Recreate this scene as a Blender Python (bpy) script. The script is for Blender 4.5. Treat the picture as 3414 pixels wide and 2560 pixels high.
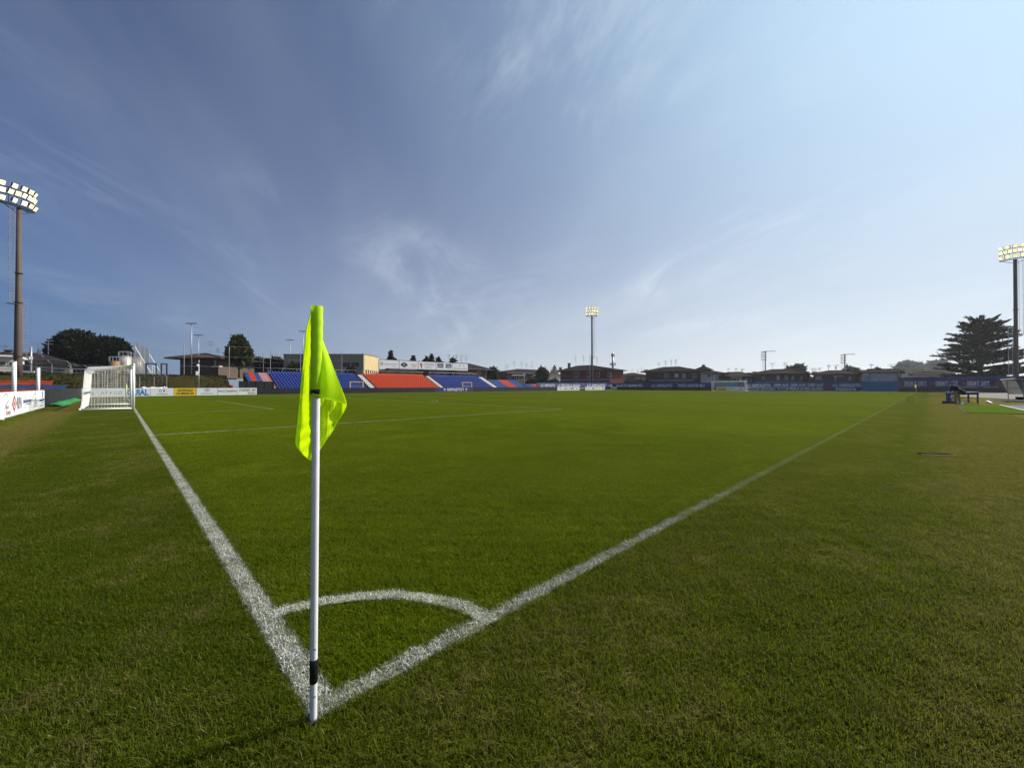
import bpy, bmesh, math, random
import numpy as np
from mathutils import Vector
random.seed(7); rng = np.random.default_rng(11)
for o in list(bpy.data.objects): bpy.data.objects.remove(o)
S = bpy.context.scene; COL = S.collection
# ------------------------------------------------------------------ camera
FPX, CX, CY, CH = 1346.97, -0.5182, -1.5965, 1.2471
YAW, PIT, ROL = 0.80079, 0.00527, -0.00091
cF = np.array([math.cos(YAW)*math.cos(PIT), math.sin(YAW)*math.cos(PIT), math.sin(PIT)])
_R = np.array([math.sin(YAW), -math.cos(YAW), 0]); _U = np.cross(_R, cF)
cR = _R*math.cos(ROL)+_U*math.sin(ROL); cU = -_R*math.sin(ROL)+_U*math.cos(ROL)
C0 = np.array([CX, CY, CH])
cam = bpy.data.cameras.new('camera'); co = bpy.data.objects.new('camera', cam); COL.objects.link(co)
cam.sensor_width = 36; cam.lens = FPX/3414*36; cam.clip_start = .05; cam.clip_end = 6000
from mathutils import Matrix
m = Matrix.Identity(4)
for i in range(3): m[i][0], m[i][1], m[i][2], m[i][3] = cR[i], cU[i], -cF[i], C0[i]
co.matrix_world = m; S.camera = co
S.render.resolution_x, S.render.resolution_y = 1024, 767
# ------------------------------------------------------------------ sky, sun, exposure
SUN_AZ = math.atan2(-.31, .95); SUN_EL = math.radians(38)
w = bpy.data.worlds.new('World'); S.world = w; w.use_nodes = True
nt = w.node_tree; N = nt.nodes; L = nt.links
for n in list(N): N.remove(n)
out = N.new('ShaderNodeOutputWorld'); bg = N.new('ShaderNodeBackground'); bg.inputs[1].default_value = 0.066
sky = N.new('ShaderNodeTexSky'); sky.sky_type = 'NISHITA'; sky.sun_disc = False
sky.sun_elevation = SUN_EL; sky.sun_rotation = math.pi/2-SUN_AZ
sky.air_density = 1.0; sky.dust_density = 0.35; sky.ozone_density = 2.0; sky.altitude = 150
tc = N.new('ShaderNodeTexCoord')
# thin cirrus: noise on the sky dome projected on a high plane
sep = N.new('ShaderNodeSeparateXYZ'); L.new(tc.outputs['Generated'], sep.inputs[0])
def wm(op, a, b=None, c=None):
    n = N.new('ShaderNodeMath'); n.operation = op
    for i, v in enumerate((a, b, c)):
        if v is None: continue
        if isinstance(v, (int, float)): n.inputs[i].default_value = v
        else: L.new(v, n.inputs[i])
    return n.outputs[0]
den = wm('ADD', wm('MAXIMUM', sep.outputs[2], 0.0), .12)
px = wm('DIVIDE', sep.outputs[0], den); py = wm('DIVIDE', sep.outputs[1], den)
cmb = N.new('ShaderNodeCombineXYZ'); L.new(px, cmb.inputs[0]); L.new(py, cmb.inputs[1])
def wnoise(rot, sc, scale, det, dist=0, rough=.6, loc=(0,0,0)):
    mp = N.new('ShaderNodeMapping'); mp.vector_type = 'TEXTURE'; mp.inputs['Rotation'].default_value = (0, 0, rot)
    mp.inputs['Scale'].default_value = tuple(1/q for q in sc); mp.inputs['Location'].default_value = loc; L.new(cmb.outputs[0], mp.inputs[0])
    t = N.new('ShaderNodeTexNoise'); t.inputs['Scale'].default_value = scale; t.inputs['Detail'].default_value = det
    t.inputs['Roughness'].default_value = rough; t.inputs['Distortion'].default_value = dist
    L.new(mp.outputs[0], t.inputs['Vector']); return t.outputs[0]
def wramp(s, a, b):
    n = N.new('ShaderNodeMapRange'); n.interpolation_type = 'SMOOTHSTEP'; n.inputs[1].default_value = a; n.inputs[2].default_value = b
    L.new(s, n.inputs[0]); return n.outputs[0]
fib = wramp(wnoise(1.08, (.45, 1.0, 1), 1.6, 10, 1.2, .64), .44, .76)
big = wramp(wnoise(1.08, (.35, .8, 1), .9, 3, .5, .5, (5.3, .4, 0)), .42, .66)
soft = wramp(wnoise(1.08, (.3, .8, 1), .9, 5, .4, .55, (9, 2, 0)), .40, .75)
cl = wm('ADD', wm('MULTIPLY', wm('MULTIPLY', fib, big), .55), wm('MULTIPLY', soft, .20))
hz = wramp(sep.outputs[2], 0.0, .10)
cl = wm('MULTIPLY', cl, hz)
# haze veil: pale low on the horizon, brighter towards the sun
dp_ = N.new('ShaderNodeVectorMath'); dp_.operation = 'DOT_PRODUCT'; L.new(tc.outputs['Generated'], dp_.inputs[0])
dp_.inputs[1].default_value = (math.cos(SUN_AZ)*math.cos(SUN_EL), math.sin(SUN_AZ)*math.cos(SUN_EL), math.sin(SUN_EL))
cosg = dp_.outputs['Value']
tv = wm('POWER', wm('MINIMUM', wm('MAXIMUM', wm('DIVIDE', cosg, .97), 0.0), 1.0), 1.9)
tow = wm('MINIMUM', wm('MAXIMUM', wm('DIVIDE', wm('ADD', cosg, .32), 1.06), 0.0), 1.0)
def wmix(f, a, b_):
    q = N.new('ShaderNodeMixRGB')
    for i, v in enumerate((f, a, b_)):
        if isinstance(v, tuple): q.inputs[i].default_value = (*v, 1)
        elif isinstance(v, float): q.inputs[i].default_value = v
        else: L.new(v, q.inputs[i])
    return q.outputs[0]
K = .84/bg.inputs[1].default_value      # sky colours below are stated for exposure 0
hazec = wmix(tow, tuple(c*K for c in (.112, .182, .325)), tuple(c*K for c in (.86, .89, .89)))
veilc = wmix(tv, tuple(c*K for c in (.07, .15, .31)), tuple(c*K for c in (.53, .76, .98)))
up_ = wm('MAXIMUM', sep.outputs[2], 0.0)
fh = wm('MULTIPLY', wm('POWER', 2.718, wm('MULTIPLY', up_, -3.6)), .95)
tint = N.new('ShaderNodeMixRGB'); tint.blend_type = 'MULTIPLY'; tint.inputs[0].default_value = 1; tint.inputs[2].default_value = (.11, .37, .77, 1); L.new(sky.outputs[0], tint.inputs[1])
base_sky = wmix(fh, wmix(wm('MULTIPLY', tv, .95), tint.outputs[0], veilc), hazec)
cloudc = wmix(tow, (.22*K, .30*K, .46*K), (.80*K, .88*K, .96*K))
L.new(wmix(cl, base_sky, cloudc), bg.inputs[0]); L.new(bg.outputs[0], out.inputs[0])
sl = bpy.data.lights.new('sun', 'SUN'); so = bpy.data.objects.new('sun', sl); COL.objects.link(so)
sl.energy = 4.9; sl.angle = math.radians(.6); sl.color = (1, .93, .82)
sd = Vector((math.cos(SUN_AZ)*math.cos(SUN_EL), math.sin(SUN_AZ)*math.cos(SUN_EL), math.sin(SUN_EL)))
so.rotation_euler = sd.to_track_quat('Z', 'Y').to_euler(); so.location = (60, -20, 60)
S.view_settings.view_transform = 'Standard'; S.view_settings.look = 'None'
S.view_settings.exposure = 0.36; S.view_settings.gamma = 1
# ------------------------------------------------------------------ pixel (3414x2560) to place
def ray(u, v): return cF+cR*(u-1707)/FPX+cU*(1280-v)/FPX
def gp(u, v, z=0): d = ray(u, v); return C0+d*(z-CH)/d[2]
def atX(u, v, X): d = ray(u, v); return C0+d*(X-CX)/d[0]
def atY(u, v, Y): d = ray(u, v); return C0+d*(Y-CY)/d[1]
def atD(u, v, D): return C0+ray(u, v)*D
PL, PW = 105.0, 64.4            # pitch length and width
GY = PW/2                       # goal centre
# ------------------------------------------------------------------ materials
MATS = {}
def mat(name, col, rough=.7, metal=0, var=.12, scale=6, bump=0, bscale=40, spec=.4, col2=None, coat=0, trans=0):
    if name in MATS: return MATS[name]
    if rough >= .84 and spec == .4: spec = .0
    m = bpy.data.materials.new(name); m.use_nodes = True; t = m.node_tree; n = t.nodes; l = t.links
    b = n['Principled BSDF']; b.inputs['Roughness'].default_value = rough; b.inputs['Metallic'].default_value = metal
    b.inputs['Specular IOR Level'].default_value = spec; b.inputs['Coat Weight'].default_value = coat
    tc = n.new('ShaderNodeTexCoord'); no = n.new('ShaderNodeTexNoise'); no.inputs['Scale'].default_value = scale
    no.inputs['Detail'].default_value = 6; no.inputs['Roughness'].default_value = .65
    l.new(tc.outputs['Object'], no.inputs['Vector'])
    r = n.new('ShaderNodeMix'); r.data_type = 'RGBA'
    c2 = col2 or tuple(max(0, c*(1-2*var)) for c in col)
    c1 = col if col2 else tuple(min(1, c*(1+var)) for c in col)
    r.inputs[6].default_value = (*c1, 1); r.inputs[7].default_value = (*c2, 1)
    mr = n.new('ShaderNodeMapRange'); mr.inputs[1].default_value = .3; mr.inputs[2].default_value = .75
    l.new(no.outputs[0], mr.inputs[0]); l.new(mr.outputs[0], r.inputs[0]); l.new(r.outputs[2], b.inputs['Base Color'])
    rr = n.new('ShaderNodeMapRange'); rr.inputs[3].default_value = max(0, rough-.12); rr.inputs[4].default_value = min(1, rough+.12)
    l.new(no.outputs[0], rr.inputs[0]); l.new(rr.outputs[0], b.inputs['Roughness'])
    if bump:
        n2 = n.new('ShaderNodeTexNoise'); n2.inputs['Scale'].default_value = bscale; n2.inputs['Detail'].default_value = 5
        l.new(tc.outputs['Object'], n2.inputs['Vector']); bp = n.new('ShaderNodeBump'); bp.inputs[0].default_value = bump
        bp.inputs[1].default_value = .02; l.new(n2.outputs[0], bp.inputs['Height']); l.new(bp.outputs[0], b.inputs['Normal'])
    if trans:
        tr = n.new('ShaderNodeBsdfTranslucent'); mxs = n.new('ShaderNodeMixShader'); mxs.inputs[0].default_value = trans
        l.new(r.outputs[2], tr.inputs[0]); l.new(b.outputs[0], mxs.inputs[1]); l.new(tr.outputs[0], mxs.inputs[2])
        l.new(mxs.outputs[0], n['Material Output'].inputs[0])
    MATS[name] = m; return m
def emis(name, col, st):
    m = bpy.data.materials.new(name); m.use_nodes = True; n = m.node_tree.nodes; l = m.node_tree.links
    b = n['Principled BSDF']; b.inputs['Base Color'].default_value = (.8, .8, .75, 1)
    b.inputs['Emission Color'].default_value = (*col, 1)
    tc = n.new('ShaderNodeTexCoord'); no = n.new('ShaderNodeTexNoise'); no.inputs['Scale'].default_value = 1.5
    l.new(tc.outputs['Object'], no.inputs['Vector']); mr = n.new('ShaderNodeMapRange')
    mr.inputs[1].default_value = .3; mr.inputs[2].default_value = .7; mr.inputs[3].default_value = st*.7; mr.inputs[4].default_value = st*1.3
    l.new(no.outputs[0], mr.inputs[0]); l.new(mr.outputs[0], b.inputs['Emission Strength'])
    return m
# ------------------------------------------------------------------ mesh helpers
class MB:
    def __init__(s): s.v = []; s.f = []
    def box(s, x0, x1, y0, y1, z0, z1):
        return s.obox(((x0+x1)/2, (y0+y1)/2, (z0+z1)/2), (abs(x1-x0)/2, 0, 0), (0, abs(y1-y0)/2, 0), (0, 0, abs(z1-z0)/2))
    def obox(s, c, a, b, d):
        c, a, b, d = (np.array(q, float) for q in (c, a, b, d)); k = len(s.v)
        for i in (-1, 1):
            for j in (-1, 1):
                for h in (-1, 1): s.v.append(tuple(c+a*i+b*j+d*h))
        fl = [(0,1,3,2),(4,6,7,5),(0,4,5,1),(2,3,7,6),(0,2,6,4),(1,5,7,3)]
        if np.dot(np.cross(a, b), d) < 0: fl = [q[::-1] for q in fl]
        s.f += [tuple(k+i for i in q) for q in fl]; return s
    def bar(s, p, q, w, h=None, up=(0,0,1)):
        p, q = np.array(p, float), np.array(q, float); d = q-p; ln = np.linalg.norm(d); d /= ln
        up = np.array(up, float)
        if abs(d@up) > .95: up = np.array((1., 0, 0))
        a = np.cross(d, up); a /= np.linalg.norm(a); b = np.cross(a, d)
        return s.obox((p+q)/2, d*ln/2, a*w/2, b*(h or w)/2)
    def tube(s, pts, r, n=8, cap=True):
        pts = [np.array(p, float) for p in pts]; rs = r if isinstance(r, (list, tuple)) else [r]*len(pts); k = len(s.v)
        pa = None
        for i, p in enumerate(pts):
            d = pts[min(i+1, len(pts)-1)]-pts[max(i-1, 0)]; d = d/(np.linalg.norm(d)+1e-9)
            if pa is None:
                up = np.array((0, 0, 1.)) if abs(d[2]) < .9 else np.array((1., 0, 0)); a = np.cross(d, up)
            else: a = pa-d*(pa@d)
            a /= np.linalg.norm(a)+1e-9; pa = a; b = np.cross(d, a)
            for j in range(n):
                t = 2*math.pi*j/n; s.v.append(tuple(p+(a*math.cos(t)+b*math.sin(t))*rs[i]))
        for i in range(len(pts)-1):
            for j in range(n):
                s.f.append((k+i*n+j, k+i*n+(j+1) % n, k+(i+1)*n+(j+1) % n, k+(i+1)*n+j))
        if cap:
            s.f.append(tuple(k+j for j in range(n))[::-1]); s.f.append(tuple(k+(len(pts)-1)*n+j for j in range(n)))
        return s
    def quad(s, *p):
        k = len(s.v); s.v += [tuple(map(float, q)) for q in p]; s.f.append(tuple(range(k, k+len(p)))); return s
    def prism(s, poly, z0, z1):
        k = len(s.v); n = len(poly)
        s.v += [(p[0], p[1], z0) for p in poly]+[(p[0], p[1], z1) for p in poly]
        s.f.append(tuple(range(k+n, k+2*n))); s.f.append(tuple(range(k, k+n))[::-1])
        for i in range(n): s.f.append((k+i, k+(i+1) % n, k+n+(i+1) % n, k+n+i))
        return s
    def grid(s, P):
        P = np.array(P, float); r, c = P.shape[:2]; k = len(s.v); s.v += [tuple(q) for q in P.reshape(-1, 3)]
        for i in range(r-1):
            for j in range(c-1): s.f.append((k+i*c+j, k+i*c+j+1, k+(i+1)*c+j+1, k+(i+1)*c+j))
        return s
    def build(s, name, m, parent=None, smooth=False, origin=None):
        v = np.array(s.v, float)
        if parent is not None:
            org = np.array(parent.matrix_world_t if hasattr(parent, 'matrix_world_t') else ORG[parent.name])
        elif origin is not None: org = np.array(origin, float)
        else: org = np.array([(v[:,0].min()+v[:,0].max())/2, (v[:,1].min()+v[:,1].max())/2, v[:,2].min()])
        me = bpy.data.meshes.new(name); me.from_pydata([tuple(q) for q in v-org], [], s.f)
        if m: me.materials.append(m)
        if smooth: me.polygons.foreach_set('use_smooth', [True]*len(me.polygons))
        o = bpy.data.objects.new(name, me); COL.objects.link(o)
        if parent is not None: o.parent = parent; ORG[o.name] = org
        else: o.location = org; ORG[o.name] = org
        return o
ORG = {}
def tag(o, label, cat, group=None):
    o['label'] = label; o['category'] = cat
    if group: o['group'] = group
    return o
def thing(name, label, cat, loc, group=None):
    o = bpy.data.objects.new(name, None); o.empty_display_size = .2; COL.objects.link(o); o.location = tuple(loc)
    ORG[o.name] = np.array(loc, float); return tag(o, label, cat, group)
def struct(o): o['kind'] = 'structure'; return o
def child_copy(src, parent, loc):
    o = src.copy(); COL.objects.link(o); o.parent = parent; o.location = tuple(np.array(loc)-ORG[parent.name]); ORG[o.name] = np.array(loc, float); return o
DG = None
def text_mesh(txt, size, bold=0., shear=0., sx=1., spacing=1.):
    cu = bpy.data.curves.new('txt', 'FONT'); cu.body = txt; cu.size = size; cu.offset = bold*size; cu.shear = shear
    cu.align_x = 'CENTER'; cu.align_y = 'CENTER'; cu.space_character = spacing; cu.resolution_u = 3
    o = bpy.data.objects.new('txt', cu); COL.objects.link(o)
    dg = bpy.context.evaluated_depsgraph_get(); me = bpy.data.meshes.new_from_object(o.evaluated_get(dg))
    vs = np.array([v.co[:] for v in me.vertices]) if len(me.vertices) else np.zeros((1, 3)); fs = [tuple(p.vertices) for p in me.polygons]
    bpy.data.objects.remove(o); bpy.data.curves.remove(cu); bpy.data.meshes.remove(me)
    vs[:, 0] *= sx; return vs, fs
def put_text(parent, txt, c, ex, size, m, width=None, bold=.012, shear=0, ez=(0,0,1), name='lettering', spacing=1.0):
    """lettering centred at c, reading along ex, standing up along ez; height size = cap height"""
    vs, fs = text_mesh(txt, size/.70, bold, shear, 1, spacing)
    lo, hi = vs.min(0), vs.max(0); vs[:, 0] -= (lo[0]+hi[0])/2; vs[:, 1] -= (lo[1]+hi[1])/2
    if width: vs[:, 0] *= width/max(1e-6, hi[0]-lo[0])
    ex, ez, c = np.array(ex, float), np.array(ez, float), np.array(c, float)
    b = MB(); b.v = [tuple(c+ex*p[0]+ez*p[1]) for p in vs]; b.f = fs
    return b.build(name, m, parent)
def disc(c, ex, r, r0=0, n=20, ez=(0,0,1), sx=1):
    b = MB(); c, ex, ez = np.array(c, float), np.array(ex, float)*sx, np.array(ez, float)
    o = [c+(ex*math.cos(2*math.pi*i/n)+ez*math.sin(2*math.pi*i/n))*r for i in range(n)]
    if r0 <= 0: b.quad(*o)
    else:
        q = [c+(ex*math.cos(2*math.pi*i/n)+ez*math.sin(2*math.pi*i/n))*r0 for i in range(n)]
        for i in range(n): b.quad(o[i], o[(i+1) % n], q[(i+1) % n], q[i])
    return b
def rect(c, ex, w, h, ez=(0,0,1)):
    c, ex, ez = np.array(c, float), np.array(ex, float), np.array(ez, float)
    return MB().quad(c-ex*w/2-ez*h/2, c+ex*w/2-ez*h/2, c+ex*w/2+ez*h/2, c-ex*w/2+ez*h/2)
# ------------------------------------------------------------------ turf shader (colour by place, paint where the lines run)
LWID = .102
SEGS = []   # (x0,x1,y0,y1, strength) painted bands in world metres
SEGS.append((0, LWID, 0, PW, 1.0)); SEGS.append((0, PL, 0, .090, .9))
for (hw, dp) in ((9.16, 5.5), (20.16, 16.5)):
    SEGS.append((0, dp, GY-hw, GY-hw+.1, .8)); SEGS.append((0, dp, GY+hw-.1, GY+hw, .8)); SEGS.append((dp-.1, dp, GY-hw, GY+hw, .8))
SEGS += [(0, PL, PW-.12, PW, .8), (PL-.12, PL, 0, PW, .8), (PL/2-.06, PL/2+.06, 0, PW, .6)]
RINGS = [(0, 0, .845, .94, 1.0), (11, GY, 9.09, 9.2, .75), (PL/2, GY, 9.09, 9.2, .6)]
def turf_nodes(t, blades):
    n = t.nodes; l = t.links
    def mth(op, a, b=None, c=None, clamp=False):
        q = n.new('ShaderNodeMath'); q.operation = op; q.use_clamp = clamp
        for i, v in enumerate((a, b, c)):
            if v is None: continue
            if isinstance(v, (int, float)): q.inputs[i].default_value = v
            else: l.new(v, q.inputs[i])
        return q.outputs[0]
    g = n.new('ShaderNodeNewGeometry')
    def noise(scale, det=4, rough=.6, sc=(1,1,1), loc=(0,0,0), dist=0):
        mp = n.new('ShaderNodeMapping'); mp.inputs['Scale'].default_value = sc; mp.inputs['Location'].default_value = loc
        l.new(g.outputs['Position'], mp.inputs[0]); q = n.new('ShaderNodeTexNoise'); q.inputs['Scale'].default_value = scale
        q.inputs['Detail'].default_value = det; q.inputs['Roughness'].default_value = rough; q.inputs['Distortion'].default_value = dist
        l.new(mp.outputs[0], q.inputs['Vector']); return q.outputs[0]
    def ramp(s, a, b, lo=0, hi=1):
        q = n.new('ShaderNodeMapRange'); q.interpolation_type = 'SMOOTHSTEP'
        for i, v in enumerate((a, b, lo, hi)): q.inputs[i+1].default_value = v
        if isinstance(s, (int, float)): q.inputs[0].default_value = s
        else: l.new(s, q.inputs[0])
        return q.outputs[0]
    def mix(f, a, b):
        q = n.new('ShaderNodeMix'); q.data_type = 'RGBA'
        for i, v in ((0, f), (6, a), (7, b)):
            if isinstance(v, tuple): q.inputs[i].default_value = (*v, 1)
            elif isinstance(v, (int, float)): q.inputs[i].default_value = v
            else: l.new(v, q.inputs[i])
        return q.outputs[2]
    sp = n.new('ShaderNodeSeparateXYZ'); l.new(g.outputs['Position'], sp.inputs[0])
    edge = noise(28, 3); ed2 = noise(9, 2, .5, (1,1,1), (5,5,0))
    jx = mth('ADD', sp.outputs[0], mth('MULTIPLY', mth('SUBTRACT', edge, .5), .07))
    jy = mth('ADD', sp.outputs[1], mth('MULTIPLY', mth('SUBTRACT', ed2, .5), .06))
    tot = None
    def band(v, a, b, s=.018):
        return mth('MULTIPLY', ramp(v, a-s, a+s), ramp(v, b-s, b+s, 1, 0))
    for (x0, x1, y0, y1, st) in SEGS:
        q = mth('MULTIPLY', mth('MULTIPLY', band(jx, x0, x1), band(jy, y0, y1)), st)
        tot = q if tot is None else mth('MAXIMUM', tot, q)
    for (x, y, r0, r1, st) in RINGS:
        dx = mth('SUBTRACT', jx, x); dy = mth('SUBTRACT', jy, y)
        rr = mth('SQRT', mth('ADD', mth('MULTIPLY', dx, dx), mth('MULTIPLY', dy, dy)))
        q = mth('MULTIPLY', band(rr, r0, r1), st)
        if x == 0: q = mth('MULTIPLY', q, mth('MULTIPLY', ramp(jx, -.02, .02), ramp(jy, -.02, .02)))
        elif x == 11: q = mth('MULTIPLY', q, ramp(jx, 16.4, 16.45))
        tot = mth('MAXIMUM', tot, q)
    wear = ramp(noise(3.1, 5, .7), .34, .60, .55, 1.0); fine = ramp(noise(90, 2, .6), .36, .62, .25, 1)
    # the touchline's paint has worn thin away from the corner
    fade = ramp(sp.outputs[0], .5, 6.5, 1.0, .26)
    isT = ramp(sp.outputs[1], .3, .8, 1, 0); fade = mth('ADD', mth('MULTIPLY', fade, isT), mth('SUBTRACT', 1, isT))
    paint = mth('MULTIPLY', mth('MULTIPLY', tot, wear), mth('MULTIPLY', fine, fade))
    # ---- colours
    big = noise(.16, 4, .6); mid = noise(.9, 5, .65, (1, 1, 1), (3, 9, 0)); sm = noise(7, 4, .7); vf = noise(60, 2, .7)
    vs = noise(17, 3, .7, (1, 1, 1), (7, 1, 0))
    green = mix(ramp(mid, .32, .7), (.112, .168, .003), (.172, .236, .004))
    green = mix(mth('MULTIPLY', ramp(sm, .35, .75), .5), green, (.074, .116, .003))
    green = mix(mth('MULTIPLY', ramp(big, .38, .78), .30), green, (.215, .262, .004))
    # mowing bands across the pitch, very faint
    st = mth('SINE', mth('MULTIPLY', sp.outputs[0], 2*math.pi/11.0)); st = ramp(st, -.7, .7, 0, .24)
    st = mth('MULTIPLY', st, ramp(sp.outputs[1], -.3, .3))
    green = mix(st, green, (.232, .272, .008))
    # dryness: runoff beyond the touchline and the strip behind the goal line
    jr = mth('ADD', sp.outputs[1], mth('MULTIPLY', mth('SUBTRACT', mid, .5), 2.2))
    d1 = ramp(jr, -.25, -1.15); d2 = ramp(jr, -1.1, -2.1)
    strip = mth('MULTIPLY', mth('MULTIPLY', ramp(jr, -.95, -1.15), ramp(jr, -1.75, -1.5)), .6)
    jl = mth('ADD', sp.outputs[0], mth('MULTIPLY', mth('SUBTRACT', mid, .5), .7))
    dl = mth('MULTIPLY', ramp(jl, -1.75, -2.25), ramp(jl, -3.5, -2.9)); dl = mth('MULTIPLY', dl, ramp(sp.outputs[1], 1.5, 8))
    near = ramp(sp.outputs[0], -.2, 5, .6, 1)
    dry = mth('MAXIMUM', mth('MULTIPLY', d2, mth('MULTIPLY', ramp(sm, .22, .7, .55, 1.), near)), mth('MULTIPLY', dl, ramp(sm, .25, .7, .45, 1)))
    patch = mth('MULTIPLY', ramp(mid, .46, .64), ramp(sm, .38, .66)); outx = ramp(sp.outputs[0], .35, -.15); outy = ramp(sp.outputs[1], .3, -.2); outp = mth('MAXIMUM', outx, outy); patch = mth('MULTIPLY', patch, mth('ADD', mth('MULTIPLY', outp, .66), .20))
    dry = mth('MAXIMUM', dry, patch)
    dryc = mix(ramp(sm, .3, .7), (.178, .146, .038), (.262, .212, .075))
    green = mix(mth('MULTIPLY', mth('MAXIMUM', outx, outy), .62), green, mix(outy, (.074, .088, .010), (.112, .100, .018))); col = mix(dry, green, dryc); col = mix(mth('MULTIPLY', strip, .5), col, (.056, .096, .005))
    return dict(col=col, paint=paint, mth=mth, ramp=ramp, mix=mix, noise=noise, vf=vf, vs=vs, n=n, l=l, dry=dry)
def turf_material(name, blades):
    m = bpy.data.materials.new(name); m.use_nodes = True; t = m.node_tree; q = turf_nodes(t, blades); n, l = q['n'], q['l']; b = n['Principled BSDF']
    mix, ramp, mth = q['mix'], q['ramp'], q['mth']
    if blades:
        at = n.new('ShaderNodeAttribute'); at.attribute_name = 'rnd'
        r = at.outputs['Fac']
        col = mix(ramp(r, 0, .75, .0, .95), q['col'], mix(.65, q['col'], (.018, .034, .002)))  # darkened blades put the shade between blades into the colour
        straw = ramp(mth('ADD', r, mth('MULTIPLY', q['dry'], .30)), .93, .97)
        col = mix(mth('MULTIPLY', straw, .8), col, (.24, .19, .08))
        dens = mth('MULTIPLY', q['paint'], ramp(r, .02, .12, .55, 1))
        wh = mix(ramp(r, 0, 1), (.62, .62, .60), (.86, .85, .83))
        col = mix(mth('MINIMUM', mth('MULTIPLY', dens, 1.08), .96), col, wh)
        l.new(col, b.inputs['Base Color']); b.inputs['Roughness'].default_value = .6; b.inputs['Specular IOR Level'].default_value = .07
        tr = n.new('ShaderNodeBsdfTranslucent'); l.new(mix(.35, col, (.25, .30, .002)), tr.inputs[0])
        ms = n.new('ShaderNodeMixShader'); l.new(ramp(q['paint'], 0, .6, .42, .12), ms.inputs[0])
        l.new(b.outputs[0], ms.inputs[1]); l.new(tr.outputs[0], ms.inputs[2]); l.new(ms.outputs[0], n['Material Output'].inputs[0])
    else:
        col = mix(ramp(q['vf'], .3, .7, 0, .72), q['col'], (.040, .060, .003)); col = mix(ramp(q['vs'], .4, .75, 0, .4), col, (.065, .095, .004))  # dark speckle: thatch tone plus the shade of blades put into the colour
        col = mix(mth('MULTIPLY', q['paint'], .8), col, (.62, .62, .58))
        l.new(col, b.inputs['Base Color']); b.inputs['Roughness'].default_value = .95; b.inputs['Specular IOR Level'].default_value = .0
        bp = n.new('ShaderNodeBump'); bp.inputs[0].default_value = .9; bp.inputs[1].default_value = .03
        l.new(q['noise'](38, 4, .75), bp.inputs['Height']); l.new(bp.outputs[0], b.inputs['Normal'])
    return m
M_TURF = turf_material('turf_ground', False); M_BLADE = turf_material('turf_blades', True)
# ------------------------------------------------------------------ ground sheets
m_earth = mat('earth', (.17, .15, .11), .95, var=.3, scale=.15, bump=.4, bscale=8)
b = MB(); b.quad((-480, -480, -.03), (480, -480, -.03), (480, 480, -.03), (-480, 480, -.03))
struct(b.build('ground', m_earth, origin=(0, 0, -.03)))
b = MB(); b.quad((-3.95, -14, 0), (112.6, -14, 0), (112.6, 67.35, 0), (-3.95, 67.35, 0)); struct(b.build('pitch', M_TURF, origin=(0, 0, 0)))
m_track = mat('track_gravel', (.30, .27, .24), .95, var=.15, scale=.8, bump=.5, bscale=25)
P = [gp(3150, 1310.8), gp(3185, 1313), gp(3199, 1320.5), gp(3276, 1325.5), gp(3355, 1330), gp(3430, 1334), (50, -16, 0), (112.5, -16, 0), (112.5, -2.6, 0)]
P = [(p[0], p[1]) for p in P]
struct(MB().prism(P[::-1], -.02, .006).build('track', m_track))
# painted lines lying on the turf (sheet 4 mm above)
m_line = mat('line_paint', (.66, .66, .62), .9, var=.3, scale=30)
def line(name, pts): struct(MB().quad(*[(p[0], p[1], .004) for p in pts]).build(name, M_TURF))
for i, (x0, x1, y0, y1, st) in enumerate(SEGS):
    nm = ['goal_line', 'touchline', 'goal_area_line', 'goal_area_line', 'goal_area_line', 'penalty_area_line', 'penalty_area_line', 'penalty_area_line', 'touchline', 'goal_line', 'halfway_line'][i]
    z = .004+.0006*i
    struct(MB().quad((x0, y0, z), (x1, y0, z), (x1, y1, z), (x0, y1, z)).build(nm, M_TURF))
for (x, y, r0, r1, st) in RINGS:
    a0, a1 = (0, math.pi/2) if x == 0 else ((-.92, .92) if x == 11 else (0, 2*math.pi)); b = MB(); n = 48
    for i in range(n):
        t0, t1 = a0+(a1-a0)*i/n, a0+(a1-a0)*(i+1)/n
        b.quad(*[(x+r*math.cos(t), y+r*math.sin(t), .0115) for r, t in ((r0, t0), (r1, t0), (r1, t1), (r0, t1))])
    struct(b.build('corner_arc' if x == 0 else ('penalty_arc' if x == 11 else 'centre_circle'), M_TURF))
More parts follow.
